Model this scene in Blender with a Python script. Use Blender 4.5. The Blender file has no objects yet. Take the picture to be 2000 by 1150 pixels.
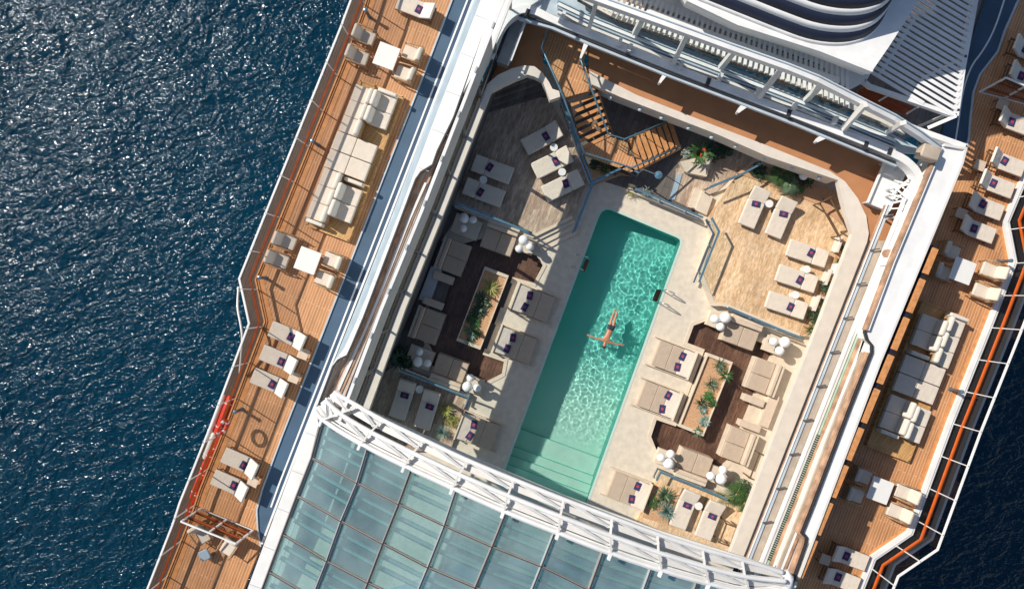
import bpy, bmesh, math, random
from mathutils import Vector, Matrix, noise
from mathutils.geometry import tessellate_polygon
random.seed(7)
S = bpy.context.scene
COL = S.collection
R = math.radians
# ---------------------------------------------------------------- camera, light, exposure
H = 30.5; F = 1281.0
def P(x, y, z=0.0):
    s = (H - z) / F
    return Vector(((x - 1000) * s, (575 - y) * s, z))
cam = bpy.data.objects.new('camera', bpy.data.cameras.new('camera')); COL.objects.link(cam)
cam.location = (0, 0, H); cam.data.sensor_width = 36; cam.data.lens = 36 * F / 2000
cam.data.clip_start = 0.5; cam.data.clip_end = 2000
S.camera = cam
SUND = Vector((0.84 * 1.19, -0.54 * 1.19, -1.0)).normalized()
sl = bpy.data.lights.new('sun', 'SUN'); sl.energy = 4.7; sl.angle = R(0.5); sl.color = (1.0, 0.93, 0.83)
sl.cycles.is_caustics_light = True
sun = bpy.data.objects.new('sun', sl); COL.objects.link(sun)
sun.rotation_euler = SUND.to_track_quat('-Z', 'Y').to_euler(); sun.location = (-20, 14, 30)
w = bpy.data.worlds.new('World'); S.world = w; w.use_nodes = True
nt = w.node_tree; bg = nt.nodes['Background']; sky = nt.nodes.new('ShaderNodeTexSky')
sky.sky_type = 'NISHITA'; sky.sun_disc = False; sky.sun_elevation = math.asin(-SUND.z)
sky.sun_rotation = math.atan2(-SUND.x, -SUND.y)
nt.links.new(sky.outputs[0], bg.inputs[0]); bg.inputs[1].default_value = 0.085
S.view_settings.view_transform = 'Standard'; S.view_settings.look = 'None'
S.view_settings.exposure = 0.10; S.view_settings.gamma = 1.0
S.cycles.max_bounces = 8; S.cycles.transparent_max_bounces = 12

# ---------------------------------------------------------------- materials
def mat(name, col, rough=0.6, vary=0.0, vs=3.0, bump=0.0, bs=40.0, metal=0.0, **kw):
    m = bpy.data.materials.new(name); m.use_nodes = True
    n = m.node_tree.nodes; l = m.node_tree.links; b = n['Principled BSDF']
    b.inputs['Base Color'].default_value = (*col, 1); b.inputs['Roughness'].default_value = rough
    b.inputs['Metallic'].default_value = metal
    for k, v in kw.items(): b.inputs[k.replace('_', ' ')].default_value = v
    tc = n.new('ShaderNodeTexCoord')
    if vary:
        t = n.new('ShaderNodeTexNoise'); t.inputs['Scale'].default_value = vs; t.inputs['Detail'].default_value = 6
        r = n.new('ShaderNodeValToRGB'); l.new(tc.outputs['Object'], t.inputs['Vector']); l.new(t.outputs['Fac'], r.inputs[0])
        r.color_ramp.elements[0].position = .3; r.color_ramp.elements[1].position = .7
        r.color_ramp.elements[0].color = (*[c * (1 - vary) for c in col], 1)
        r.color_ramp.elements[1].color = (*[min(1, c * (1 + vary)) for c in col], 1)
        l.new(r.outputs[0], b.inputs['Base Color'])
    if bump:
        t = n.new('ShaderNodeTexNoise'); t.inputs['Scale'].default_value = bs; t.inputs['Detail'].default_value = 3
        bp = n.new('ShaderNodeBump'); bp.inputs['Strength'].default_value = bump; bp.inputs['Distance'].default_value = .02
        l.new(tc.outputs['Object'], t.inputs['Vector']); l.new(t.outputs['Fac'], bp.inputs['Height']); l.new(bp.outputs[0], b.inputs['Normal'])
    return m
def planks(name, c1, c2, cm, width, row, mortar, rot, rough=.6, grain=.35, gs=(3, 30), offset=.5, bias=0.0, stain=0.2):
    m = bpy.data.materials.new(name); m.use_nodes = True
    n = m.node_tree.nodes; l = m.node_tree.links; b = n['Principled BSDF']; b.inputs['Roughness'].default_value = rough
    tc = n.new('ShaderNodeTexCoord'); mp = n.new('ShaderNodeMapping'); mp.inputs['Rotation'].default_value = (0, 0, rot)
    l.new(tc.outputs['Object'], mp.inputs[0])
    br = n.new('ShaderNodeTexBrick'); l.new(mp.outputs[0], br.inputs['Vector'])
    br.inputs['Color1'].default_value = (*c1, 1); br.inputs['Color2'].default_value = (*c2, 1); br.inputs['Mortar'].default_value = (*cm, 1)
    br.inputs['Scale'].default_value = 1; br.inputs['Mortar Size'].default_value = mortar; br.inputs['Mortar Smooth'].default_value = .2
    br.inputs['Brick Width'].default_value = width; br.inputs['Row Height'].default_value = row; br.offset = offset
    br.inputs['Bias'].default_value = bias
    mp2 = n.new('ShaderNodeMapping'); mp2.inputs['Scale'].default_value = (gs[0], gs[1], 1); l.new(mp.outputs[0], mp2.inputs[0])
    g = n.new('ShaderNodeTexNoise'); g.inputs['Scale'].default_value = 1; g.inputs['Detail'].default_value = 5; l.new(mp2.outputs[0], g.inputs['Vector'])
    g2 = n.new('ShaderNodeTexNoise'); g2.inputs['Scale'].default_value = .7; g2.inputs['Detail'].default_value = 5; l.new(mp.outputs[0], g2.inputs['Vector'])
    def mul(a, fac_out, lo, hi):
        mr = n.new('ShaderNodeMapRange'); mr.inputs[1].default_value = .3; mr.inputs[2].default_value = .7
        mr.inputs[3].default_value = lo; mr.inputs[4].default_value = hi; l.new(fac_out, mr.inputs[0])
        v = n.new('ShaderNodeVectorMath'); v.operation = 'SCALE'; l.new(a, v.inputs[0]); l.new(mr.outputs[0], v.inputs['Scale']); return v.outputs[0]
    o = mul(br.outputs[0], g.outputs[0], 1 - grain, 1 + grain); o = mul(o, g2.outputs[0], 1 - stain, 1 + stain)
    l.new(o, b.inputs['Base Color'])
    return m
AX = R(69.2)          # ship's long axis measured from world x
M = {}
M['teak'] = planks('teak', (.56, .262, .108), (.455, .205, .082), (.70, .47, .29), 2.4, .128, .012, -AX, .55, .16, (2, 28), stain=.14)
M['teak_plain'] = mat('teak_plain', (.60, .27, .10), .5, .18, 6)
M['teak_gold'] = planks('teak_gold', (.58, .345, .14), (.50, .28, .105), (.34, .17, .05), 3, .11, .008, -AX, .5, .2)
M['handrail'] = mat('handrail', (.30, .062, .014), .3, .2, 4)
M['handrail_r'] = mat('handrail_bright', (.68, .13, .02), .3, .1, 4)
M['brown'] = mat('brown_deck', (.47, .215, .095), .7, .09, 1.4, .3, 60)
M['pooldeck'] = mat('pool_deck', (.67, .595, .485), .6, .10, 3.5, .3, 30)
M['stone'] = mat('stone', (.68, .575, .45), .55, .08, 3, .2, 30)
M['cream'] = mat('cream_ledge', (.71, .64, .56), .5, .06, 2.5, .15, 20)
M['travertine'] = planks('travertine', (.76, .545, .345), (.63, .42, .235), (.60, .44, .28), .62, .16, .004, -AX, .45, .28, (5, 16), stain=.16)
M['trav_shaded'] = planks('travertine_shaded', (.54, .42, .31), (.37, .265, .19), (.32, .25, .19), .62, .16, .004, -AX, .5, .35, (3, 16), stain=.2)  # travertine copy with the port side's shade put into its colour
M['darkwood'] = planks('dark_wood', (.150, .080, .052), (.105, .055, .036), (.05, .025, .016), 1.9, .16, .006, -AX, .4, .45, (4, 26), stain=.25)
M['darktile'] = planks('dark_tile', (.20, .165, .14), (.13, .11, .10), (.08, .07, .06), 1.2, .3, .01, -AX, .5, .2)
M['white'] = mat('white_paint', (.82, .82, .81), .35, .07, 1.6, .15, 6)
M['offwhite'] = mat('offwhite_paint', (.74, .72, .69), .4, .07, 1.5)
M['paleblue'] = mat('pale_blue_paint', (.50, .58, .64), .35, .1, 1.5)
M['gray'] = mat('gray_paint', (.48, .49, .50), .45, .08, 2)
M['bluegray'] = mat('blue_gray_paint', (.36, .46, .54), .35, .15, 1.3)
M['dark'] = mat('dark_gasket', (.035, .035, .04), .5, .1, 3)
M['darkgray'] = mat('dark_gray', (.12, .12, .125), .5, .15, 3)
M['navy'] = mat('navy_paint', (.014, .020, .045), .5, .1, 2)
M['track'] = mat('jogging_track', (.050, .102, .168), .62, .16, .8, .3, 80)
M['track2'] = mat('jogging_track_edge', (.035, .075, .14), .6, .1, 1.5)
M['line'] = mat('track_line', (.80, .80, .78), .5, .04, 3)
M['steel'] = mat('brushed_steel', (.55, .58, .60), .25, .05, 5, metal=.9)
M['bluesteel'] = mat('blue_steel', (.16, .32, .42), .25, .1, 5, metal=.5)
M['cushion'] = mat('cushion', (.68, .60, .505), .85, .05, 3, 1.0, 5)
M['cushion_w'] = mat('cushion_white', (.71, .65, .57), .85, .04, 3, 1.0, 5)
M['sofa'] = mat('sofa_fabric', (.50, .395, .30), .9, .05, 3, 1.0, 5)
M['sofa_b'] = mat('sofa_back_fabric', (.62, .50, .39), .9, .05, 3, 1.0, 5)
M['towel'] = mat('navy_towel', (.045, .04, .13), .95, .2, 12, .8, 60)
M['red'] = mat('red_emblem', (.62, .06, .07), .8, .15, 20)
M['lifered'] = mat('life_red', (.75, .045, .02), .4, .12, 6)
M['tabletop'] = mat('table_top', (.80, .79, .76), .35, .02, 4)
M['frame'] = mat('teak_frame', (.42, .26, .14), .5, .2, 8)
M['bronze'] = mat('bronze_frame', (.14, .085, .05), .45, .2, 8)
M['globe'] = mat('globe_glass', (.86, .86, .85), .25, .0)
M['pebble'] = mat('orange_gravel', (.60, .35, .19), .8, .35, 26, 1.0, 45)
M['rock'] = mat('grey_rock', (.42, .42, .40), .8, .25, 9, .6, 20)
M['tile'] = mat('pool_tile', (.11, .55, .47), .5, .07, .8)
M['tile_shallow'] = mat('pool_tile_shallow_tint', (.54, .81, .70), .5, .05, 1.5)  # shallow-water tint painted into the step tile
M['tile_rim'] = mat('pool_rim', (.52, .64, .57), .5, .05, 2)
M['agave'] = mat('agave_leaf', (.09, .16, .085), .5, .35, 3)
M['agave_y'] = mat('yellow_leaf', (.26, .27, .065), .5, .35, 3)
M['agave_b'] = mat('blue_leaf', (.20, .31, .27), .55, .3, 3)
M['leaf'] = mat('green_leaf', (.050, .115, .028), .45, .5, 5)
M['leaf_d'] = mat('dark_leaf', (.022, .07, .03), .4, .5, 4)
M['leaf_g'] = mat('bright_leaf', (.065, .22, .05), .5, .4, 6)
M['leaf_gray'] = mat('grey_leaf', (.26, .31, .26), .6, .3, 6)
M['flower'] = mat('flower', (.75, .09, .02), .5, .2, 6)
M['skin'] = mat('skin', (.50, .21, .115), .45, .08, 8)
M['hair'] = mat('hair', (.03, .018, .012), .6, .2, 20)
M['shorts'] = mat('swim_shorts', (.02, .035, .05), .7, .2, 10)
M['lowdeck'] = planks('lower_deck_wood', (.085, .055, .042), (.065, .042, .032), (.15, .11, .08), 2.4, .12, .01, -AX, .6, .2)
M['hull'] = mat('hull_paint', (.80, .80, .79), .35, .03, 1)
mg = mat('pool_tile_depth_tint', (.075, .52, .41), .5); n_ = mg.node_tree.nodes; l_ = mg.node_tree.links
tc_ = n_.new('ShaderNodeTexCoord'); mp_ = n_.new('ShaderNodeMapping'); mp_.inputs['Rotation'].default_value = (0, 0, -AX); l_.new(tc_.outputs['Object'], mp_.inputs[0])
sx_ = n_.new('ShaderNodeSeparateXYZ'); l_.new(mp_.outputs[0], sx_.inputs[0]); mr_ = n_.new('ShaderNodeMapRange'); mr_.interpolation_type = 'SMOOTHSTEP'
mr_.inputs[1].default_value = -.2; mr_.inputs[2].default_value = -4.6; l_.new(sx_.outputs[0], mr_.inputs[0]); rp_ = n_.new('ShaderNodeValToRGB'); l_.new(mr_.outputs[0], rp_.inputs[0])
rp_.color_ramp.elements[0].color = (.17, .66, .575, 1); rp_.color_ramp.elements[1].color = (.50, .80, .69, 1); l_.new(rp_.outputs[0], n_['Principled BSDF'].inputs['Base Color'])  # water's depth tint painted into tile colour, paler toward the shallow end
M['tile_depth'] = mg
# rusty white track
def rusty():
    m = mat('rusty_track', (.7, .66, .62), .55); n = m.node_tree.nodes; l = m.node_tree.links; b = n['Principled BSDF']
    tc = n.new('ShaderNodeTexCoord'); mp = n.new('ShaderNodeMapping'); mp.inputs['Rotation'].default_value = (0, 0, -AX)
    mp2 = n.new('ShaderNodeMapping'); mp2.inputs['Scale'].default_value = (.7, 3.2, 1)
    l.new(tc.outputs['Object'], mp.inputs[0]); l.new(mp.outputs[0], mp2.inputs[0])
    t = n.new('ShaderNodeTexNoise'); t.inputs['Scale'].default_value = 1.3; t.inputs['Detail'].default_value = 9; t.inputs['Roughness'].default_value = .7
    l.new(mp2.outputs[0], t.inputs['Vector']); r = n.new('ShaderNodeValToRGB'); l.new(t.outputs['Fac'], r.inputs[0])
    e = r.color_ramp.elements; e[0].position = .40; e[0].color = (.62, .60, .57, 1); e[1].position = .66; e[1].color = (.42, .19, .09, 1)
    x = e.new(.53); x.color = (.60, .46, .36, 1)
    l.new(r.outputs[0], b.inputs['Base Color']); return m
M['rust'] = rusty()
M['rustbrown'] = mat('rust_brown', (.46, .28, .18), .6, .4, 2.5)
M['mull'] = mat('mullion_metal', (.38, .34, .32), .4, .1, 4)
M['tan'] = mat('tan_gutter', (.46, .38, .30), .6, .15, 2)
M['green'] = mat('green_strip', (.42, .60, .44), .5, .1, 3)
def glass(name, tint, mixf=.12, rough=.02, gl=(1, 1, 1), sheen_dust=None):
    m = bpy.data.materials.new(name); m.use_nodes = True; n = m.node_tree.nodes; l = m.node_tree.links
    n.remove(n['Principled BSDF']); o = n['Material Output']
    t = n.new('ShaderNodeBsdfTransparent'); t.inputs[0].default_value = (*tint, 1)
    g = n.new('ShaderNodeBsdfGlossy'); g.inputs['Roughness'].default_value = rough; g.inputs[0].default_value = (*gl, 1)
    x = n.new('ShaderNodeMixShader'); x.inputs[0].default_value = mixf; l.new(t.outputs[0], x.inputs[1]); l.new(g.outputs[0], x.inputs[2])
    if sheen_dust:  # pale diffuse layer: sky sheen put into colour, patchy like dust
        d = n.new('ShaderNodeBsdfDiffuse'); d.inputs[0].default_value = (*sheen_dust[1], 1); y = n.new('ShaderNodeMixShader'); y.inputs[0].default_value = sheen_dust[0]
        tc = n.new('ShaderNodeTexCoord'); ns = n.new('ShaderNodeTexNoise'); ns.inputs['Scale'].default_value = .55; ns.inputs['Detail'].default_value = 7; mr = n.new('ShaderNodeMapRange')
        mr.inputs[1].default_value = .3; mr.inputs[2].default_value = .7; mr.inputs[3].default_value = sheen_dust[0] * .45; mr.inputs[4].default_value = sheen_dust[0] * 1.6
        l.new(tc.outputs['Object'], ns.inputs[0]); l.new(ns.outputs[0], mr.inputs[0]); l.new(mr.outputs[0], y.inputs[0])
        l.new(x.outputs[0], y.inputs[1]); l.new(d.outputs[0], y.inputs[2]); x = y
    l.new(x.outputs[0], o.inputs[0]); return m
M['glass'] = glass('clear_glass', (.90, .95, .95), .04)
M['smoke'] = glass('smoked_glass', (.68, .66, .64), .02)
M['roofglass'] = glass('roof_glass', (.58, .78, .78), .17, .05, (.8, .97, 1), (.17, (.60, .74, .75)))
# sea
def sea_mat():
    m = mat('sea_water', (.0002, .025, .050), .105); n = m.node_tree.nodes; l = m.node_tree.links; b = n['Principled BSDF']
    b.inputs['IOR'].default_value = 1.33; b.inputs['Specular IOR Level'].default_value = .42; b.inputs['Specular Tint'].default_value = (.82, .93, 1, 1)
    tc = n.new('ShaderNodeTexCoord')
    def layer(scale, rot, stretch, detail, dist, strength, prev, distort=0.6, rg=.6):
        mp = n.new('ShaderNodeMapping'); mp.inputs['Rotation'].default_value = (0, 0, R(rot)); mp2 = n.new('ShaderNodeMapping')
        mp2.inputs['Scale'].default_value = (1, stretch, 1); l.new(tc.outputs['Object'], mp.inputs[0]); l.new(mp.outputs[0], mp2.inputs[0])
        t = n.new('ShaderNodeTexNoise'); t.inputs['Scale'].default_value = scale; t.inputs['Detail'].default_value = detail
        t.inputs['Distortion'].default_value = distort; t.inputs['Roughness'].default_value = rg
        l.new(mp2.outputs[0], t.inputs['Vector'])
        bp = n.new('ShaderNodeBump'); bp.inputs['Strength'].default_value = strength; bp.inputs['Distance'].default_value = dist
        l.new(t.outputs['Fac'], bp.inputs['Height'])
        if prev: l.new(prev, bp.inputs['Normal'])
        return bp.outputs[0]
    o = layer(.16, 25, 2.0, 2, .55, 1, None); o = layer(.70, -20, 1.8, 3, .33, 1, o, .9, .5); o = layer(2.4, 20, 1.5, 2, .125, 1, o, .7, .5)
    l.new(o, b.inputs['Normal']); return m
M['sea'] = sea_mat()
mw = mat('pool_water', (.86, .98, .95), 0.0); b_ = mw.node_tree.nodes['Principled BSDF']
b_.inputs['Transmission Weight'].default_value = 1; b_.inputs['IOR'].default_value = 1.33; M['water'] = mw

# ---------------------------------------------------------------- mesh helpers
class MB:
    def __init__(s): s.v = []; s.f = []
    def add(s, vs, fs):
        o = len(s.v); s.v += [tuple(x) for x in vs]; s.f += [tuple(i + o for i in f) for f in fs]; return s
    def prism(s, pts, dz, holes=()):
        """pts = top outline (3d); extruded by dz downwards"""
        loops = [list(map(Vector, pts))] + [list(map(Vector, h)) for h in holes]
        flat = [p for L in loops for p in L]; n = len(flat)
        tris = tessellate_polygon([[Vector((p.x, p.y, 0)) for p in L] for L in loops])
        vs = flat + [p - Vector((0, 0, dz)) for p in flat]; fs = []
        for t in tris:
            a, b, c = [flat[i] for i in t]
            if (b - a).to_2d().cross((c - a).to_2d()) < 0: t = t[::-1]
            fs.append(tuple(t)); fs.append(tuple(i + n for i in reversed(t)))
        k = 0
        for li, L in enumerate(loops):
            m = len(L); area = sum(L[i].x * L[(i + 1) % m].y - L[(i + 1) % m].x * L[i].y for i in range(m))
            ccw = (area > 0) != (li > 0)
            for i in range(m):
                a, b = k + i, k + (i + 1) % m
                fs.append((a, a + n, b + n, b) if ccw else (b, b + n, a + n, a))
            k += m
        return s.add(vs, fs)
    def box(s, c, d, rz=0, ry=0, rx=0):
        m = Matrix.Rotation(rz, 3, 'Z') @ Matrix.Rotation(ry, 3, 'Y') @ Matrix.Rotation(rx, 3, 'X'); c = Vector(c)
        vs = [c + m @ Vector((x * d[0] / 2, y * d[1] / 2, z * d[2] / 2)) for x in (-1, 1) for y in (-1, 1) for z in (-1, 1)]
        return s.add(vs, [(0, 1, 3, 2), (4, 6, 7, 5), (0, 4, 5, 1), (2, 3, 7, 6), (0, 2, 6, 4), (1, 5, 7, 3)])
    def bar(s, a, b, wd, ht, up=Vector((0, 0, 1))):
        a = Vector(a); b = Vector(b); d = (b - a).normalized(); u = up
        if abs(d.dot(u)) > .99: u = Vector((1, 0, 0))
        r = d.cross(u).normalized(); u = r.cross(d).normalized(); vs = []
        for q in (a, b):
            for x, y in ((-1, -1), (1, -1), (1, 1), (-1, 1)): vs.append(q + r * x * wd / 2 + u * y * ht / 2)
        return s.add(vs, [(0, 1, 2, 3), (7, 6, 5, 4), (0, 4, 5, 1), (1, 5, 6, 2), (2, 6, 7, 3), (3, 7, 4, 0)])
    def tube(s, pts, r, n=8, cap=True):
        pts = [Vector(p) for p in pts]; rings = []; vs = []
        rs = r if isinstance(r, (list, tuple)) else [r] * len(pts)
        for i, p in enumerate(pts):
            d = (pts[min(i + 1, len(pts) - 1)] - pts[max(i - 1, 0)]).normalized()
            u = Vector((0, 0, 1)) if abs(d.z) < .95 else Vector((1, 0, 0)); a = d.cross(u).normalized(); b = a.cross(d)
            for k in range(n):
                t = 2 * math.pi * k / n; vs.append(p + (a * math.cos(t) + b * math.sin(t)) * rs[i])
        fs = []
        for i in range(len(pts) - 1):
            for k in range(n): a0 = i * n + k; a1 = i * n + (k + 1) % n; fs.append((a0, a1, a1 + n, a0 + n))
        if cap: fs += [tuple(range(n))[::-1], tuple(range((len(pts) - 1) * n, len(pts) * n))]
        return s.add(vs, fs)
    def lathe(s, prof, n=20, c=(0, 0, 0)):
        vs = []; fs = []; c = Vector(c)
        for r, z in prof:
            for k in range(n): t = 2 * math.pi * k / n; vs.append(c + Vector((r * math.cos(t), r * math.sin(t), z)))
        for i in range(len(prof) - 1):
            for k in range(n): a = i * n + k; b = i * n + (k + 1) % n; fs.append((a, b, b + n, a + n))
        fs += [tuple(range(n))[::-1], tuple(range((len(prof) - 1) * n, len(prof) * n))]
        return s.add(vs, fs)
    def torus(s, c, R1, r, nrm=(0, 0, 1), a0=0, a1=2 * math.pi, n=24, m=8):
        q = Vector(nrm).to_track_quat('Z', 'Y'); c = Vector(c); full = abs(a1 - a0) > 6.28; vs = []; fs = []
        N = n if full else n + 1
        for i in range(N):
            t = a0 + (a1 - a0) * i / n
            for k in range(m):
                p = 2 * math.pi * k / m; vs.append(c + q @ Vector(((R1 + r * math.cos(p)) * math.cos(t), (R1 + r * math.cos(p)) * math.sin(t), r * math.sin(p))))
        for i in range(n):
            j = (i + 1) % N
            for k in range(m): fs.append((i * m + k, j * m + k, j * m + (k + 1) % m, i * m + (k + 1) % m))
        if not full: fs += [tuple(range(m))[::-1], tuple(range(n * m, n * m + m))]
        return s.add(vs, fs)
    def build(s, name, m, parent=None, bevel=0, seg=2, smooth=False, solid=0):
        me = bpy.data.meshes.new(name); me.from_pydata(s.v, [], s.f); me.materials.append(M[m] if isinstance(m, str) else m)
        o = bpy.data.objects.new(name, me); COL.objects.link(o)
        if parent: o.parent = parent
        if solid:
            k = o.modifiers.new('s', 'SOLIDIFY'); k.thickness = solid; k.offset = 0
        if bevel:
            k = o.modifiers.new('b', 'BEVEL'); k.width = bevel; k.segments = seg; k.limit_method = 'ANGLE'
            me.shade_smooth(); me.update()
            try: me.set_sharp_from_angle(angle=R(50))
            except Exception: pass
        if smooth: me.shade_smooth()
        return o
def tag(o, label, cat, group=None):
    o['label'] = label; o['category'] = cat
    if group: o['group'] = group
    return o
def struct(o): o['kind'] = 'structure'; return o
def empty(name, label=None, cat=None, group=None, loc=(0, 0, 0), rz=0):
    o = bpy.data.objects.new(name, None); COL.objects.link(o); o.location = loc; o.rotation_euler = (0, 0, rz); o.empty_display_size = .2
    if label: tag(o, label, cat, group)
    return o
def dup(o, parent=None):
    c = o.copy(); COL.objects.link(c); c.parent = parent
    for ch in list(o.children): dup(ch, c)
    return c
class Kind:
    """first call uses the prototype itself, later calls copy it"""
    def __init__(s, root): s.root = root; s.used = False
    def __call__(s, loc, rz, label, group=None, scale=None):
        o = dup(s.root) if s.used else s.root; s.used = True
        o.location = loc; o.rotation_euler = (0, 0, rz); o['label'] = label
        if group: o['group'] = group
        for c in o.children:
            if 'towel' in c.name: c.location.x += random.uniform(-.03, .03); c.location.y += random.uniform(-.06, .06); c.rotation_euler.z += random.uniform(-.14, .14)
        if scale: o.scale = (scale, scale, scale)
        return o
def ang(dx, dy): return math.atan2(-dy, dx)
def L3(pts, z): return [P(x, y, z) for x, y in pts]
def slab(name, pts, z, th, m, holes=(), parent=None, bevel=0):
    return MB().prism(L3(pts, z), th, [L3(h, z) for h in holes]).build(name, m, parent, bevel)
def strip(mb, left, right, z, th):
    return mb.prism(L3(left + right[::-1], z), th)
def offset(pts, d):
    """parallel polyline in px, d to the right of the travel direction"""
    out = []
    for i, p in enumerate(pts):
        a = Vector(pts[max(i - 1, 0)]); b = Vector(pts[min(i + 1, len(pts) - 1)]); t = (b - a).normalized()
        out.append((p[0] - t.y * d, p[1] + t.x * d))
    return out
def mitre(pts, wd):
    pts = [Vector(p) for p in pts]; res = []
    for sgn in (-1, 1):
        L = []
        for i, p in enumerate(pts):
            d1 = (pts[i] - pts[i - 1]).to_2d().normalized() if i else None
            d2 = (pts[i + 1] - pts[i]).to_2d().normalized() if i < len(pts) - 1 else None
            d1 = d1 or d2; d2 = d2 or d1; n1 = Vector((-d1.y, d1.x)); n2 = Vector((-d2.y, d2.x)); n = (n1 + n2).normalized()
            k = wd / 2 / max(.4, n.dot(n1)); L.append((p.x + n.x * k * sgn, p.y + n.y * k * sgn, p.z))
        res.append(L)
    return res
def ribbon(mb, pts3, wd, ht):
    """flat bar following a polyline; top at the given z"""
    a, b = mitre(pts3, wd); n = len(a); vs = []
    for i in range(n):
        for q, dz in ((a[i], 0), (b[i], 0), (b[i], -ht), (a[i], -ht)): vs.append((q[0], q[1], q[2] + dz))
    fs = [(0, 1, 2, 3), tuple(4 * (n - 1) + k for k in (3, 2, 1, 0))]
    for i in range(n - 1):
        for k in range(4): fs.append((4 * i + k, 4 * i + 4 + k, 4 * i + 4 + (k + 1) % 4, 4 * i + (k + 1) % 4))
    return mb.add(vs, fs)
def resample(pts, step):
    out = [Vector(pts[0])]; rem = step
    for a, b in zip(pts, pts[1:]):
        a = Vector(a); b = Vector(b); L = (b - a).length; t = rem
        while t < L: out.append(a.lerp(b, t / L)); t += step
        rem = t - L
    return out
def smoothline(pts, k=2):
    pts = [Vector(p) for p in pts]
    for _ in range(k):
        q = [pts[0]]
        for a, b in zip(pts, pts[1:]): q += [a.lerp(b, .25), a.lerp(b, .75)]
        q.append(pts[-1]); pts = q
    return pts
ZT = 0.9      # teak side decks
ZU = 2.2      # ledge round the well and brown upper deck

# ================================================================= SEA AND HULL
sea = struct(MB().add([(-700, -700, -22), (700, -700, -22), (700, 700, -22), (-700, 700, -22)], [(0, 1, 2, 3)]).build('sea', 'sea'))
LE = [(735, -60), (712, 16), (686, 86), (606, 284), (500, 546), (518, 628), (447, 817), (391, 956), (378, 996), (300, 1195)]   # outer edge of port deck
RE = [(2040, 262), (1968, 434), (1983, 512), (1938, 630), (1858, 830), (1780, 1042), (1708, 1091), (1655, 1225)]              # outer edge of starboard deck
lowL = [(x - 34, y + 2) for x, y in LE]; lowR = [(x + 42, y + 6) for x, y in RE]
def lower(name, edge, out, sgn):
    a = [P(x, y, ZT) for x, y in edge]
    b = [P(x, y, -1.7) + Vector((0, 0, 0)) for x, y in out]
    ins = [Vector((p.x + sgn * -1.2, p.y, -1.7)) for p in a]
    return struct(MB().prism(b + ins[::-1], .3).build(name, 'lowdeck'))
lower('lower_deck', LE, [(x - 30, y + 1) for x, y in LE], -1)
lower('lower_deck', RE, [(x + 30, y + 4) for x, y in RE], 1)
for nm, out, z0 in (('hull', [(x - 20, y + 1) for x, y in LE], -1.75), ('hull', [(x + 33, y + 6) for x, y in RE], -1.4)):
    mb = MB(); q = [P(x, y, -1.7) for x, y in out]; q = [Vector((p.x, p.y, z0)) for p in q]
    ribbon(mb, q, .12, 21); struct(mb.build(nm, 'hull'))

# ================================================================= SIDE DECKS
L_in = [(905, -60), (883, 0), (828, 144), (716, 430), (630, 650), (551, 850), (511, 957), (501, 996), (503, 1033), (509, 1067), (470, 1165), (440, 1235)]
struct(slab('teak_deck', LE + L_in[::-1], ZT, .3, 'teak'))
R_in = [(2012, -60), (1990, 0), (1963, 60), (1950, 100), (1915, 145), (1902, 180), (1896, 230), (1893, 270), (1885, 300), (1540, 1195)]
struct(slab('teak_deck', [(2120, -60), (2120, 130), (2040, 262)] + RE[1:] + R_in[::-1], ZT, .3, 'teak'))
# wide teak margin boards along the outer edges
mb = MB(); ribbon(mb, [P(x + 9, y + 2, ZT + .012) for x, y in LE], .30, .02); struct(mb.build('margin_board', 'teak_plain'))
mb = MB(); ribbon(mb, [P(x - 10, y - 2, ZT + .012) for x, y in RE], .45, .02); struct(mb.build('margin_board', 'teak_plain'))
mb = MB(); ribbon(mb, [P(x + 3, y, ZT + .05) for x, y in LE], .06, .1); struct(mb.build('deck_edge_trim', 'teak_plain'))
# jogging track
T2 = [(946, -60), (924, 0), (835, 230), (762, 420), (683, 620), (592, 850), (530, 1012), (511, 1062)]
T1 = [(936, -60), (913, 0), (824, 230), (750, 420), (672, 620), (582, 850), (545, 945), (529, 990)]
struct(slab('jogging_track', L_in[:10] + T2[::-1], ZT - .03, .3, 'track'))
mb = MB(); ribbon(mb, [P(x, y, ZT + .03) for x, y in L_in[:10]], .06, .08); struct(mb.build('track_border', 'paleblue'))
mb = MB(); ribbon(mb, [P(x, y, ZT - .015) for x, y in T1], .075, .012); struct(mb.build('track_line', 'line'))
mb = MB(); ribbon(mb, [P(x + 5, y + 1, ZT - .022) for x, y in T1], .23, .004); struct(mb.build('track_edge_band', 'track2'))
mb = MB(); ribbon(mb, [P(x, y, ZT + .06) for x, y in T2], .09, .12); struct(mb.build('track_kerb', 'line'))
# starboard track (visible top right)
struct(slab('jogging_track', [(1940, -60), (1925, 0), (1897, 80), (1860, 140), (1835, 300), (1885, 305)] + R_in[:9][::-1], ZT - .03, .3, 'track'))
mb = MB(); ribbon(mb, [P(x, y, ZT + .03) for x, y in R_in[:9]], .07, .08); struct(mb.build('track_border', 'paleblue'))
mb = MB(); ribbon(mb, smoothline([P(x, y, ZT - .015) for x, y in [(1980, -60), (1962, 0), (1942, 60), (1920, 100), (1896, 130), (1880, 180), (1872, 240), (1864, 290)]]), .07, .012); struct(mb.build('track_line', 'line'))

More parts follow.
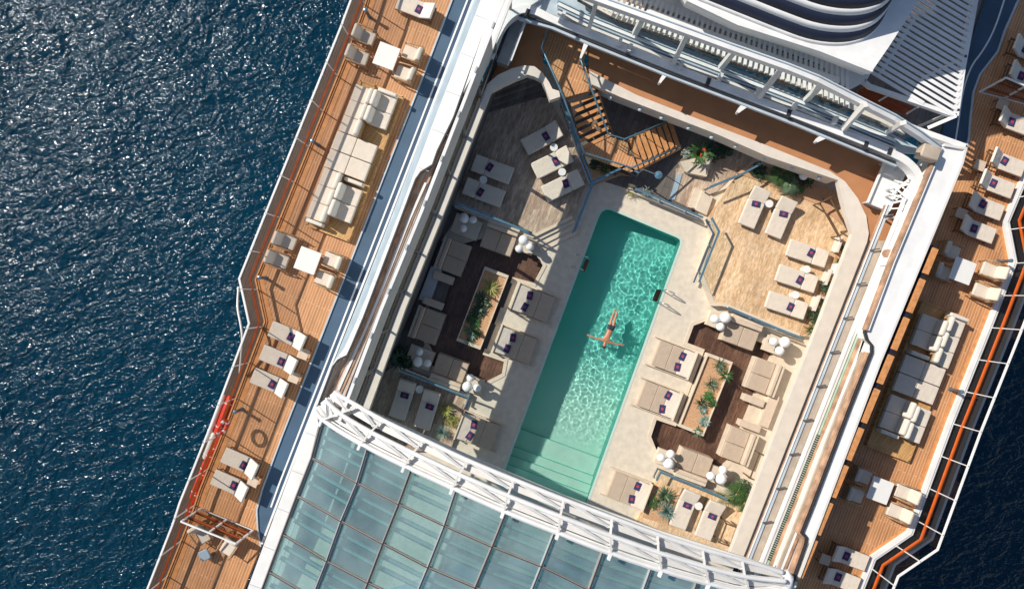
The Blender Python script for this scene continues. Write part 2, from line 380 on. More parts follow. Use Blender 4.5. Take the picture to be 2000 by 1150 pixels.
# ================================================================= WINDSCREENS ON THE DECK EDGES
def windscreen(edge, label, hr_mat, step, hh=1.85, skip=()):
    t = empty('glass_windscreen', label, 'windscreen')
    base = [P(x, y, ZT) for x, y in edge]; up = Vector((0, 0, 1))
    ms = MB(); ribbon(ms, [p + up * hh for p in base], .075, .06); ms.build('top_rail', 'white', t)
    mh = MB(); ribbon(mh, [p + up * (.39 * hh) for p in base], .10, .07); mh.build('handrail', hr_mat, t)
    mk = MB(); ribbon(mk, [p + up * .09 for p in base], .07, .09); mk.build('base_rail', 'teak_plain' if hr_mat == 'handrail' else 'white', t)
    g = MB()
    for a, b in zip(base, base[1:]): g.add([a + up * .1, b + up * .1, b + up * hh, a + up * hh], [(0, 1, 2, 3)])
    g.build('glass_panel', 'smoke', t)
    for p in resample(base, step):
        MB().bar(p + up * .0, p + up * hh, .035, .045).build('post', 'white', t)
    return t
windscreen(LE, 'long smoked glass windscreen with dark brown handrail along the port deck edge', 'handrail', 1.72)
windscreen(RE, 'glass windscreen with bright orange handrail along the starboard deck edge', 'handrail_r', 1.55)
mb = MB(); ribbon(mb, [P(x, y, ZT + .14) for x, y in offset(RE, 4)], .20, .14); tag(mb.build('gunwale', 'white'), 'white raised gunwale strip under the starboard orange handrail', 'gunwale')

# ================================================================= PORT ROOF RAIL STRUCTURE (bands and tracks)
ZB = 3.35; ZL = 2.93
WL = [(961, -60), (939, 0), (850, 230), (778, 420), (700, 620), (672, 680), (651, 708), (613, 800), (594, 850), (483, 1150), (455, 1220)]   # outer edge of white band
DK = [(988, -50), (968, 0), (886, 230), (854, 296), (845, 322), (822, 336), (812, 350), (782, 430), (710, 620), (688, 672), (678, 694), (660, 703), (650, 716), (618, 800), (640, 812)]
WR = DK[:-1] + [(622, 830), (606, 893), (577, 967), (549, 1042), (522, 1115), (494, 1190), (484, 1220)]
port = empty('roof_rail_structure', 'broad white and rusty rail structure carrying the roof on the port side', 'roof rail')
mb = MB(); mb.prism(L3(WL + WR[::-1], ZB), .35); mb.build('white_band', 'white', port)
for i in range(16):
    y = 30 + i * 74
    def xa_(pl):
        for a, b in zip(pl, pl[1:]):
            if a[1] <= y <= b[1]: return a[0] + (b[0] - a[0]) * (y - a[1]) / (b[1] - a[1])
    xl, xr = xa_(WL), xa_(WR)
    if xl and xr: MB().bar(P(xl + 1, y, ZB + .004), P(xr - 1, y + (xr - xl) * .36, ZB + .004), .025, .01).build('panel_seam', 'gray', port)
# sloped pale apron between track kerb and band
mb = MB(); A = [P(x, y, ZT + .05) for x, y in [(950, -60), (926, 0), (838, 230), (766, 420), (688, 620), (598, 850), (534, 1012)]]
B = [P(x, y, ZB - .3) for x, y in [(963, -60), (941, 0), (852, 230), (780, 420), (702, 620), (595, 850), (541, 1003)]]
for i in range(len(A) - 1): mb.add([A[i], A[i + 1], B[i + 1], B[i]], [(0, 1, 2, 3)])
mb.build('apron', 'bluegray', port, solid=.03)
SL = [(995, -60), (978, -15), (920, 146), (905, 186), (816, 430), (746, 600), (684, 764)]          # outer edge of white screen (top)
mb = MB(); DKi = [(x + 2.5, y + 1) for x, y in DK[:-1]]
mb.prism(L3(DKi + [(660, 796)] + [(x - 4, y) for x, y in SL[::-1]], 3.08), .15); mb.build('track_bed', 'rust', port)
MB().prism(L3([(x + 6, y) for x, y in WL[1:7]] + [(618, 815), (640, 840), (668, 800)] + [(x - 2, y) for x, y in SL[::-1][:-1]], 2.8), .1).build('under_bed', 'rust', port)
mb = MB(); ribbon(mb, [P(x, y, ZB + .03) for x, y in DK[:-1]], .07, .1); mb.build('gasket', 'dark', port)
def along(t, A0, B0):  # polyline part way between two polylines sampled by y
    out = []
    for i in range(24):
        y = -40 + i * (790 + 40) / 23
        def xa(pl):
            for a, b in zip(pl, pl[1:]):
                if a[1] <= y <= b[1] or (b is pl[-1] and y > b[1]): return a[0] + (b[0] - a[0]) * (y - a[1]) / (b[1] - a[1])
            return pl[0][0]
        out.append((xa(A0) * (1 - t) + xa(B0) * t, y))
    return out
OUT = [(988, -50), (968, 0), (886, 230), (816, 400), (782, 430 + 50), (618, 870)]
OUT = [(990, -50), (970, 0), (888, 230), (808, 430), (738, 600), (662, 790)]
OUTb = [(990, -50), (970, 0), (888, 230), (784, 430), (712, 620), (620, 800)]
for t, wd, mt, nm, z in ((.18, .10, 'rustbrown', 'rust_strip', 3.12), (.46, .10, 'white', 'guide_rail', 3.16), (.62, .08, 'rustbrown', 'rust_strip', 3.12), (.88, .05, 'dark', 'groove', 3.11)):
    mb = MB(); ribbon(mb, [P(x, y, z) for x, y in along(t, OUTb, SL) if nm != 'guide_rail' or y > 330], wd, .1); mb.build(nm, mt, port)
mb = MB(); ribbon(mb, [P(x, y, 3.13) for x, y in [(846, 312), (822, 342), (786, 434), (714, 622)]], .09, .2); mb.build('rust_strip', 'rustbrown', port)
# tall glazed screen on the port edge of the well
CL = [(962, 128), (934, 200), (845, 430), (775, 600), (703, 792)]       # foot line of the screen at z=ZU
zt, zm = 6.3, 4.7
scr = empty('glazed_side_screen', 'tall glazed screen with solid white upper panel on the port edge of the well', 'screen')
foot = [P(x, y, ZL) for x, y in CL]
foot = [Vector((p.x, p.y, 0)) for p in foot]
foot = [p + Vector((.02, -.01, 0)) for p in foot]; foot = [foot[0] - (foot[1] - foot[0]).normalized() * 3.8] + foot
UP = Vector((0, 0, 1))
mb = MB(); ribbon(mb, [p + UP * zt for p in foot[1:]], .09, zt - zm); mb.build('upper_panel', 'offwhite', scr)
mb = MB(); ribbon(mb, [p + UP * (zm + .1) for p in foot[:2]], .1, .14); ribbon(mb, [p + UP * (zm - .9) for p in foot[:2]], .1, .1); mb.build('open_frame', 'offwhite', scr)
mb = MB(); ribbon(mb, [p + UP * (zt + .06) for p in foot], .12, .06); mb.build('top_rail', 'white', scr)
mb = MB(); ribbon(mb, [p + UP * (ZL + .06) for p in foot], .10, .8); mb.build('sill', 'dark', scr)
mb = MB()
for a, b in zip(foot, foot[1:]): mb.add([a + UP * (ZL + .06), b + UP * (ZL + .06), b + UP * zm, a + UP * zm], [(0, 1, 2, 3)])
mb.build('glass_panel', 'glass', scr)
for i, p in enumerate(resample(foot, 1.75)):
    MB().bar(p + UP * ZL, p + UP * zm, .08 if i % 2 else .16, .08, Vector((.934, -.358, 0))).build('mullion', 'darkgray', scr)
    MB().box(p + UP * (zt + .1) , (.07, .22, .05), AX - R(90)).build('clip', 'gray', scr)

# ================================================================= WELL: ledge, upper deck, pool deck
in_ring = [(712, 822), (722, 796), (793, 600), (861, 430), (951, 200), (960, 178), (985, 165), (1010, 154), (1030, 146), (1044, 150), (1058, 157), (1064, 170), (1074, 196), (1094, 189),
           (1100, 196), (1130, 290), (1196, 262), (1168, 172), (1230, 198), (1500, 308), (1637, 352), (1642, 382), (1666, 458), (1600, 630), (1536, 790), (1428, 1076)]
out_ring = [(700, 806), (708, 790), (775, 600), (845, 430), (934, 200), (950, 166), (972, 147), (1000, 134), (1024, 128), (1044, 130), (1060, 143), (1072, 160), (1079, 174), (1092, 178)]
mb = MB(); mb.prism(L3(in_ring[:14][::1] + out_ring[::-1], ZL), .4)
port_ledge = mb.build('cream_ledge', 'cream'); tag(port_ledge, 'cream stone ledge curving round the port edge of the pool well', 'ledge')
r_out = [(1150, 142), (1152, 139), (1244, 186), (1400, 247), (1500, 285), (1620, 334), (1650, 354), (1676, 388), (1692, 422), (1697, 456), (1692, 480), (1648, 592), (1575, 780), (1456, 1088)]
r_in = [(1156, 165), (1212, 190), (1400, 262), (1500, 306), (1637, 352), (1644, 386), (1656, 430), (1665, 457), (1600, 630), (1536, 790), (1425, 1083)]
mb = MB(); mb.prism(L3(r_out + r_in[::-1], ZU + .12), .3)
tag(mb.build('cream_ledge', 'cream'), 'wide cream stone ledge round the top and starboard sides of the pool well', 'ledge')
mb = MB(); q_ = [P(x, y, ZU) for x, y in [(1157, 163), (1212, 187), (1400, 259), (1500, 303), (1634, 350)]]; ribbon(mb, [Vector((p.x, p.y, ZU - .15)) for p in q_], .1, .75); tag(mb.build('ledge_fascia', 'cream'), 'cream fascia board hanging below the ledge along the brown deck', 'fascia')
# inner fascia lights on the ledge
for i, (x, y) in enumerate([(1192, 192), (1250, 214), (1292, 230), (1345, 250), (1390, 268), (1437, 286), (1495, 308), (1548, 328), (1600, 347)]):
    o = MB().lathe([(.02, -.06), (.09, -.05), (.09, .03), (.05, .08), (.01, .09)], 10).build('spotlight', 'paleblue')
    o.location = P(x, y, ZU - .25); tag(o, 'small white spotlight on the lower edge of the cream ledge, number %s from the staircase' % ['one', 'two', 'three', 'four', 'five', 'six', 'seven', 'eight', 'nine'][i], 'spotlight', 'spotlights along the ledge')
# brown deck
brown_out = [(930, 190), (1000, 30), (1014, 20), (1150, 68), (1300, 130), (1540, 222), (1760, 314), (1790, 380), (1716, 560), (1700, 640)]
brown_in = [(1690, 640), (1690, 480), (1697, 456), (1692, 422), (1676, 388), (1650, 354), (1620, 334), (1500, 287), (1400, 249), (1244, 188), (1150, 139), (1150, 90), (1060, 90), (1060, 143), (1044, 130), (1024, 128), (1000, 134), (972, 147), (950, 166), (934, 200)]
struct(slab('upper_deck', brown_out + brown_in, ZU, .4, 'brown'))
# pool deck sheet with pool and lounge openings
POOL = [(1184, 407), (1194, 408), (1323, 462), (1330, 467), (1331, 476), (1150, 975), (1137, 1010), (972, 948), (985, 915), (1168, 422), (1175, 411)]
LL = [(925, 452), (1050, 496), (1064, 518), (1044, 556), (1003, 545), (947, 690), (988, 704), (983, 732), (944, 752), (838, 716), (842, 690), (820, 640), (880, 470)]
RL = [(1379, 623), (1352, 633), (1338, 671), (1372, 684), (1318, 828), (1280, 815), (1268, 852), (1279, 880), (1300, 886), (1400, 925), (1425, 905), (1500, 720), (1520, 680), (1430, 640)]
PD = [(640, 830), (700, 780), (830, 430), (915, 190), (1030, 120), (1160, 140), (1660, 340), (1690, 450), (1600, 660), (1440, 1090), (1350, 1330), (520, 1150)]
struct(slab('pool_deck', PD, 0, .25, 'pooldeck', [POOL, LL, RL]))
struct(slab('lounge_floor', LL, -.32, .15, 'darkwood')); struct(slab('lounge_floor', RL, -.32, .15, 'darkwood'))
for poly, nm_ in ((LL, 'shaded port'), (RL, 'sunlit starboard')):
    mb = MB(); pts = [P(x, y, 0) for x, y in poly]; pts.append(pts[0]); ribbon(mb, [p + UP * .03 for p in pts], .16, .36)
    tag(mb.build('lounge_kerb', 'stone'), 'pale stone kerb edging the ' + nm_ + ' sunken lounge', 'kerb')
# pool basin
SH = [(985, 915), (1150, 975)]
def basin():
    mb = MB(); top = L3(POOL, -.02); n = len(top); depth = []
    for x, y in POOL:
        v = (-.347 * (x - 1250) + .938 * (y - 440)); depth.append(-1.45 if v < 420 else -1.45 + .75 * min(1, (v - 420) / 60))
    bot = [Vector((p.x, p.y, d)) for p, d in zip(top, depth)]
    return top, bot
top, bot = basin()
mb = MB(); n = len(top)
a = P(1184, 407); 
for i in range(n):
    j = (i + 1) % n; p, q = top[i], top[j]
    mb.add([p, q, Vector((q.x, q.y, -1.5)), Vector((p.x, p.y, -1.5))], [(0, 1, 2, 3)])
pool = empty('swimming_pool', 'long narrow turquoise swimming pool with rippling water in the middle of the deck', 'pool')
wl = mb.build('basin_wall', 'tile', pool)
fl = MB().prism([Vector((p.x, p.y, -1.45)) for p in top], .1).build('basin_floor', 'tile_depth', pool)
rim = MB(); ring = [P(x, y, .012) for x, y in POOL]; ring.append(ring[0]); ribbon(rim, ring, .11, .03); rim.build('coping', 'tile_rim', pool)
# shallow end: shelf and steps at the lower end
ax = Vector((-.342, .94)); 
def across(v, z, th=.0):
    # line across the pool, v px from the top edge
    pass
def pooledge(t):
    l0 = Vector((1168, 422)); l1 = Vector((972, 948)); r0 = Vector((1331, 476)); r1 = Vector((1137, 1010))
    return l0.lerp(l1, t), r0.lerp(r1, t)
zs = [(.80, -1.20), (.865, -.98), (.895, -.78), (.925, -.58), (.955, -.40)]
for i, (t, z) in enumerate(zs):
    a, b = pooledge(t); c, d = pooledge(1.0)
    pts = [P(a.x, a.y, 0), P(c.x, c.y, 0), P(d.x, d.y, 0), P(b.x, b.y, 0)]
    o = MB().prism([Vector((p.x, p.y, z)) for p in pts], 1.4 + z).build('pool_step', 'tile_shallow', pool)
    e_ = MB(); ribbon(e_, [Vector((pts[0].x, pts[0].y, z + .006)), Vector((pts[3].x, pts[3].y, z + .006))], .035, .02); e_.build('step_nosing', 'tile', pool)
# water surface
def water():
    l0, r0 = pooledge(-.03); l1, r1 = pooledge(1.0); nx, ny = 130, 430
    L0, R0, L1, R1 = [P(v.x, v.y, 0) for v in (l0, r0, l1, r1)]
    vs = []; fs = []
    cx = P(1185, 655)
    for j in range(ny + 1):
        t = j / ny; a = L0.lerp(L1, t); b = R0.lerp(R1, t)
        for i in range(nx + 1):
            p = a.lerp(b, i / nx); amp = (1.0 if t < .60 else max(.10, 1 - (t - .60) * 5)) * (.85 + .7 * noise.noise(Vector((p.x * .45, p.y * .45, 20))))
            x, y = p.x, p.y; d = math.hypot(x - cx.x, y - cx.y)
            z = .0105 * noise.noise(Vector((x * 3.2, y * 3.2, 0))) + .0042 * noise.noise(Vector((x * 7, y * 7, 3))) + .0075 * math.sin(d * 12) * math.exp(-d * .75)
            z += .010 * noise.noise(Vector((x * .9, y * .9, 7)))
            vs.append((x, y, -.055 + z * amp))
    for j in range(ny):
        for i in range(nx): k = j * (nx + 1) + i; fs.append((k, k + nx + 1, k + nx + 2, k + 1))
    o = MB().add(vs, fs).build('pool_water', 'water', pool, smooth=True); o.cycles.is_caustics_caster = True
water()
for o in pool.children:
    if o.name.startswith(('basin', 'pool_step', 'step_nosing')): o.cycles.is_caustics_receiver = True

# terraces
TA = [(953, 206), (1000, 184), (1040, 178), (1076, 200), (1112, 262), (1140, 318), (1148, 352), (1118, 424), (1040, 462), (888, 402), (868, 396)]
struct(slab('raised_terrace', TA, .34, .34, 'trav_shaded'))
TB = [(1440, 342), (1384, 425), (1392, 457), (1368, 530), (1394, 594), (1412, 594), (1562, 655), (1600, 660), (1668, 470), (1640, 380), (1560, 345), (1480, 318)]
struct(slab('raised_terrace', TB, .34, .34, 'travertine'))
TC = [(735, 735), (776, 712), (918, 768), (905, 800), (880, 880), (800, 880), (690, 830)]
struct(slab('raised_terrace', TC, .2, .2, 'trav_shaded'))
TD = [(1290, 918), (1415, 965), (1475, 990), (1440, 1090), (1240, 1020), (1262, 985)]
struct(slab('raised_terrace', TD, .2, .2, 'travertine'))
mb = MB(); ribbon(mb, [P(x, y, .37) for x, y in [(1384, 425), (1392, 457), (1368, 530), (1394, 594), (1412, 594), (1562, 655)]], .16, .37); tag(mb.build('terrace_edging', 'stone'), 'pale stone edging along the raised starboard terrace', 'edging')
mb = MB(); ribbon(mb, [P(x, y, .37) for x, y in [(1118, 424), (1040, 462), (888, 402)]], .14, .37); tag(mb.build('terrace_edging', 'stone'), 'pale stone edging along the raised port terrace', 'edging')
# starboard stone strip between lounge and ledge, with seat back wall
struct(slab('stone_strip', [(1520, 670), (1600, 640), (1470, 985), (1425, 960), (1428, 905), (1500, 720)], .02, .3, 'stone'))
struct(slab('stone_plinth', [(1060, 290), (1130, 560)][:0] or [(882, 440), (958, 462), (925, 470), (880, 482), (862, 470)], .048, .2, 'stone'))
for i, (pts, z) in enumerate([([(1040, 462), (1118, 425), (1124, 434), (1046, 472)], .25), ([(1046, 472), (1124, 434), (1130, 443), (1052, 482)], .16), ([(1052, 482), (1130, 443), (1136, 452), (1058, 492)], .08)]):
    struct(slab('terrace_step', pts, z, z, 'stone'))
for i, (pts, z) in enumerate([([(1372, 372), (1393, 384), (1380, 420), (1358, 410)], .22), ([(1358, 366), (1372, 372), (1358, 410), (1344, 404)], .12)]):
    struct(slab('terrace_step', pts, z, z, 'stone'))
# dark paving under the stairs and around the top of the well
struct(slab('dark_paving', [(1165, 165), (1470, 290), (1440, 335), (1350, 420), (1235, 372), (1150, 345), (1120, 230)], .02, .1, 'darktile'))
struct(slab('light_paving', [(1320, 330), (1440, 290), (1475, 305), (1372, 400), (1345, 405), (1318, 392)], .03, .1, 'trav_shaded'))
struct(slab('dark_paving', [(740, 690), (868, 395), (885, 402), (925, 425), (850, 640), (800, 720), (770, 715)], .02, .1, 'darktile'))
# stepped benches in the corner under the ledge
mb = MB()
for k in range(4):
    a = (958 + k * 6, 182 + k * 10); 
    mb.prism(L3([(950 - k * 3, 170 + k * 13), (1050 + k * 3, 135 + k * 13), (1056 + k * 4, 146 + k * 13), (945 - k * 3, 186 + k * 13)], 1.5 - k * .35), .4)
tag(mb.build('stepped_bench', 'darktile'), 'dark stepped benches in the shaded top port corner of the pool well', 'bench')
# well walls under the ledges
def wall(name, pts, z1, z0, m, label):
    mb = MB(); ribbon(mb, [P(x, y, ZU) * 1.0 for x, y in pts], .1, .1); mb = MB()
    q = [P(x, y, ZU) for x, y in pts]; q = [Vector((p.x, p.y, z1)) for p in q]; ribbon(mb, q, .12, z1 - z0)
    return tag(mb.build(name, m), label, 'wall')
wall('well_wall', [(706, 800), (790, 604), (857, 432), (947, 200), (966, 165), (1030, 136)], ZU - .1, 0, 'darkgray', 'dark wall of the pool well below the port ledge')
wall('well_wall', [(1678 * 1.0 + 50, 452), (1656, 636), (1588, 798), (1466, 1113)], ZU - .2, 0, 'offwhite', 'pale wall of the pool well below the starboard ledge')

# ================================================================= STARBOARD RAIL STRUCTURE
star = empty('roof_rail_structure', 'broad white and rusty rail structure carrying the roof on the starboard side', 'roof rail')
ZB = 4.1
# lines given at y=300 and y=1100 (px) and their heights
def sline(x0, x1, y0=300, y1=1100): return [(x0, y0), (x1, y1)]
def sband(x0a, x0b, x1a, x1b, z, th, name, m, y0=300, y1=1130, par=None):
    k = 26 * 0
    e = (y1 - 1100) / 800
    A0 = [(x0a, y0), (x1a + (x1a - x0a) * e, y1)]; B0 = [(x0b, y0), (x1b + (x1b - x0b) * e, y1)]
    if y0 != 300:
        f = (y0 - 300) / 800; A0[0] = (x0a + (x1a - x0a) * f, y0); B0[0] = (x0b + (x1b - x0b) * f, y0)
    return MB().prism(L3(A0 + B0[::-1], z), th).build(name, m, par if par else star)
X0 = 1765; X1 = 1448                                   # dark foot lines (extrapolated) at y=300 / y=1100
sband(1764, 1768, 1449, 1452, 3.30, .1, 'gasket', 'dark', 470)
sband(1768, 1771, 1452, 1455, 3.32, .1, 'rust_strip', 'rustbrown', 400)
sband(1771, 1774, 1455, 1458, 3.34, .1, 'guide_rail', 'white', 400)
sband(1774, 1777, 1458, 1460, 3.31, .1, 'gasket', 'darkgray', 400)
sband(1777, 1781, 1460, 1464, 3.34, .1, 'guide_rail', 'paleblue', 400)
sband(1781, 1799, 1464, 1483, 3.28, .1, 'walkway', 'tan', 470)
sband(1800, 1806, 1484, 1490, 3.46, .12, 'guide_rail', 'white', 330)
sband(1806, 1812, 1490, 1496, 3.42, .1, 'guide_rail', 'offwhite', 330)
sband(1812, 1814, 1496, 1498, 3.40, .1, 'gasket', 'darkgray', 480)
sband(1814, 1818, 1498, 1502, 3.42, .1, 'green_strip', 'green', 480)
sband(1814, 1818, 1498, 1502, 3.42, .1, 'guide_rail', 'offwhite', 330, 479)
sband(1818, 1821, 1502, 1505, 3.40, .1, 'gasket', 'darkgray', 380)
sband(1821, 1829, 1505, 1513, 3.50, .12, 'guide_rail', 'rustbrown', 340)
sband(1829, 1831.5, 1513, 1516, 3.56, .14, 'guide_rail', 'white', 300)
# outer part with the jogs
RO = [(1888, 282), (1880, 318), (1720, 705), (1560, 1130), (1545, 1175)]
RI = [(1832, 288), (1740, 520), (1690, 648), (1694, 662), (1704, 674), (1704, 688), (1660, 800), (1590, 985), (1568, 1040), (1577, 1050), (1576, 1062), (1545, 1150)]
mb = MB(); mb.prism(L3([(1832, 283)] + RO + RI[::-1][:-1], ZB), 1.0); mb.build('white_band', 'white', star)
mb = MB(); mb.prism(L3([(1832, 306), (1740, 522), (1690, 648), (1694, 662), (1704, 674), (1704, 688), (1660, 800), (1590, 985), (1568, 1040), (1577, 1050), (1576, 1062), (1550, 1140), (1520, 1140), (1517, 1095), (1600, 880), (1668, 720), (1738, 540)], ZB - .45), .2)
mb.build('track_bed', 'offwhite', star)
for k_, (dx_, m_) in enumerate(((-7, 'rustbrown'), (-13, 'white'), (-19, 'tan'))):
    mb = MB(); ribbon(mb, [P(x + dx_, y, ZB - .38 + .02 * k_) for x, y in [(1704, 688), (1660, 800), (1590, 985), (1566, 1045), (1530, 1135)]], .11, .1); mb.build('guide_rail', m_, star)
mb = MB(); ribbon(mb, [P(x, y, ZB + .10) for x, y in RI[1:]], .07, .14); mb.build('gasket', 'dark', star)
mb = MB(); ribbon(mb, [P(x, y, ZB + .16) for x, y in [(1836, 290), (1743, 512), (1693, 645)]], .10, .3); ribbon(mb, [P(x - 8, y, ZB + .02) for x, y in RI[5:]], .08, .3); mb.build('rust_strip', 'rustbrown', star)
mb = MB(); ribbon(mb, [P(x + 3.5, y, ZB + .16) for x, y in [(1836, 290), (1743, 512), (1693, 645)]], .07, .22); mb.build('guide_rail', 'white', star)
mb = MB(); ribbon(mb, [P(x, y, ZB + .12) for x, y in [(1845, 283), (1887, 290), (1880, 318), (1720, 705), (1560, 1130)]], .10, .12); mb.build('outer_edge', 'offwhite', star)
# brackets across the walkway
for i in range(13):
    f = (420 + i * 66.5 - 300) / 800; y = 420 + i * 66.5; x = 1774 + (1458 - 1774) * f
    if y > 1080: break
    a = P(x - 1, y + 2, 3.42); MB().bar(a, a + Vector((.40, .06, 0)), .05, .05).build('bracket', 'darkgray', star)
# gear-rack seen on the lower half
mb = MB()
for i in range(60):
    f = (850 + i * 4.1 - 300) / 800; y = 850 + i * 4.1; x = 1815 + (1499 - 1815) * f
    mb.box(P(x, y, 3.46), (.12, .045, .06), AX - R(90))
mb.build('gear_rack', 'dark', star)
# teak bench ledge along the inner side of the starboard deck
tb = empty('teak_ledge', 'long narrow teak ledge running along the white band beside the starboard deck', 'ledge')
LA = Vector((1826, 478)); LB = Vector((1552, 1140))
cuts = [0, .091, .205, .315, .415, .53, .64, .75, .86, 1]
for a, b in zip(cuts, cuts[1:]):
    p = LA.lerp(LB, a + .008); q = LA.lerp(LB, b - .008); d = Vector((10, 4))
    MB().prism(L3([tuple(p - d * .1), tuple(q - d * .1), tuple(q + d), tuple(p + d)], 4.14), .08).build('teak_board', 'teak_plain', tb, .01)
mb = MB(); mb.prism(L3([tuple(LA - Vector((4, 0))), tuple(LB - Vector((4, 0))), tuple(LB + Vector((3, 1))), tuple(LA + Vector((3, 1)))], 4.0), 3.0); mb.build('ledge_wall', 'navy', tb)

# ================================================================= TOP STRUCTURE
topg = empty('glazed_end_gallery', 'white glazed gallery with slatted roof and bowed beam across the top of the pool well', 'gallery')
EDGE = [(985, 36), (1014, 18), (1040, 16), (1075, 34), (1152, 66), (1300, 126), (1540, 218), (1760, 306), (1792, 330), (1806, 372), (1794, 420), (1700, 640)]
zg = 3.85
mb = MB(); ribbon(mb, [P(x, y, zg + .15) for x, y in smoothline([(930, 150), (972, 62), (990, 34), (1014, 18), (1040, 18), (1075, 36), (1152, 66), (1300, 126), (1540, 218), (1745, 298), (1784, 322), (1800, 352), (1792, 400), (1740, 520)])], .30, .5)
mb.build('curved_rail', 'white', topg)
mb = MB(); ribbon(mb, [P(x, y, zg + .05) for x, y in [(1014, 29), (1078, 47), (1152, 79), (1300, 139), (1540, 230), (1750, 317)]], .055, .1); mb.build('gutter_edge', 'dark', topg)
mb = MB(); ribbon(mb, [P(x, y, zg - .05) for x, y in [(1014, 35), (1078, 53), (1152, 85), (1300, 144), (1540, 236), (1752, 322)]], .14, .14); mb.build('gutter', 'paleblue', topg)
mb = MB(); mb.prism(L3([(1030, -60), (1030, 8), (1078, 28), (1152, 58), (1300, 118), (1540, 210), (1762, 298), (1815, 300), (1700, 240), (1540, 176), (1300, 78), (1180, 30), (1140, -60)], zg - .15), .2); mb.build('gutter_floor', 'paleblue', topg)
for k, (dy, wd, mt) in enumerate(((-13, .10, 'offwhite'), (-21, .06, 'bluegray'), (-29, .12, 'white'), (-36, .05, 'bluegray'))):
    mb = MB(); ribbon(mb, [P(x, y + dy, zg + .05 + .03 * k) for x, y in [(1090, 36), (1152, 66), (1300, 126), (1540, 218), (1750, 304)]], wd, .25); mb.build('pipe_rail', mt, topg)
mb = MB(); mb.prism(L3([(1120, -60), (1130, -2), (1200, 36), (1300, 70), (1540, 162), (1720, 238), (1768, 262), (1745, 240), (1700, 216), (1540, 145), (1300, 55), (1200, 18), (1160, -60)], zg + .4), .2); mb.build('pale_cornice', 'cream', topg)
mb = MB(); ribbon(mb, [P(x, y, zg + .42) for x, y in [(1128, 0), (1200, 39), (1300, 73), (1540, 165), (1720, 241)]], .05, .1); mb.build('cornice_edge', 'dark', topg)
mb = MB(); mb.prism(L3([(1160, -60), (1200, 18), (1300, 54), (1540, 144), (1660, 196), (1690, 200), (1600, 128), (1240, 0), (1230, -60)], zg + .2), .1); mb.build('shade_floor', 'tan', topg)
# slats
mb = MB()
U0, U1 = Vector((1206, -26)), Vector((1655, 132)); D0, D1 = Vector((1180, 20)), Vector((1655, 205))
for i in range(46):
    t = i / 45; a = U0.lerp(U1, t); b = D0.lerp(D1, t); mb.bar(P(a.x, a.y, zg + .75), P(b.x, b.y, zg + .75), .115, .06)
mb.build('roof_slats', 'white', topg)
# bowed beam with arch
BM = [(1010, -62), (1100, -28), (1200, 8), (1300, 44), (1426, 90), (1540, 130), (1600, 154), (1690, 200), (1750, 230), (1800, 262), (1838, 290)]
mb = MB(); zz = [6.0, 6.1, 6.2, 6.3, 6.3, 6.2, 6.1, 5.7, 5.3, 4.8, 4.3]
bp3 = [P(x, y, z) for (x, y), z in zip(BM, zz)]
ribbon(mb, bp3, .26, .3); mb.build('bowed_beam', 'white', topg)
mb = MB(); ribbon(mb, [p + Vector((.03, .06, .04)) for p in bp3], .04, .06); mb.build('beam_groove', 'bluegray', topg)
mb = MB(); mb.prism(L3([(1268, 16), (1640, 152), (1640, 162), (1268, 26)], zg + .84), .08); mb.build('slat_beam', 'white', topg)
# struts from beam down to the rail, brackets towards the well
for (a, b) in (((1165, 4), (1150, 58)), ((1258, 30), (1240, 66)), ((1345, 62), (1316, 122)), ((1438, 96), (1408, 132)), ((1530, 130), (1483, 190)), ((1610, 160), (1574, 196)), ((1690, 204), (1647, 252)), ((1764, 240), (1735, 258))):
    MB().bar(P(*a, 5.9), P(*b, 4.1), .16, .22).build('strut', 'offwhite', topg)
for (a, b, c) in (((1146, 66), (1158, 70), (1135, 115)), ((1302, 128), (1316, 132), (1290, 163)), ((1456, 190), (1478, 196), (1443, 221)), ((1612, 250), (1642, 258), (1597, 278))):
    MB().prism(L3([a, b, c, (c[0] - 3, c[1] - 2)], zg - .1), .28).build('bracket', 'white', topg)
mb = MB(); mb.prism(L3([(905, 180), (985, -60), (1150, -60), (1035, 12), (1014, 14), (985, 34)], zg), .3); mb.build('corner_plate', 'white', topg)
for x, y in ((1100, 32), (1210, 84), (1230, 95), (1330, 128), (1406, 152), (1480, 180), (1552, 208), (1630, 236)):
    MB().box(P(x, y, zg + .25), (.14, .3, .3), R(-20)).build('clamp', 'offwhite', topg)
for x, y in ((1030, 26), (1228, 100), (1383, 160), (1540, 222), (1690, 284), (1737, 296)):
    MB().box(P(x, y, zg + .12), (.16, .3, .12), R(-20)).build('gasket', 'dark', topg)
# glass face between beam and rail
g = MB()
low = [(1010, -30), (1100, 18), (1200, 62), (1300, 102), (1426, 150), (1540, 194), (1600, 218), (1690, 252), (1750, 276), (1800, 296), (1838, 300)]
for i in range(10): g.add([P(*low[i], zg + .3), P(*low[i + 1], zg + .3), bp3[i + 1] - UP * .3, bp3[i] - UP * .3], [(0, 1, 2, 3)])
g.build('glass_face', 'glass', topg)
# corner head and outer cap at the right end
mb = MB(); mb.box(P(1812, 300, zg + .5), (.75, .55, .5), R(-20)); mb.build('motor_box', 'tan', topg, .06)
mb = MB(); ribbon(mb, [P(x, y, zg + .3) for x, y in [(1700, 212), (1790, 252), (1886, 286)]], .22, .3); mb.build('end_beam', 'white', topg)
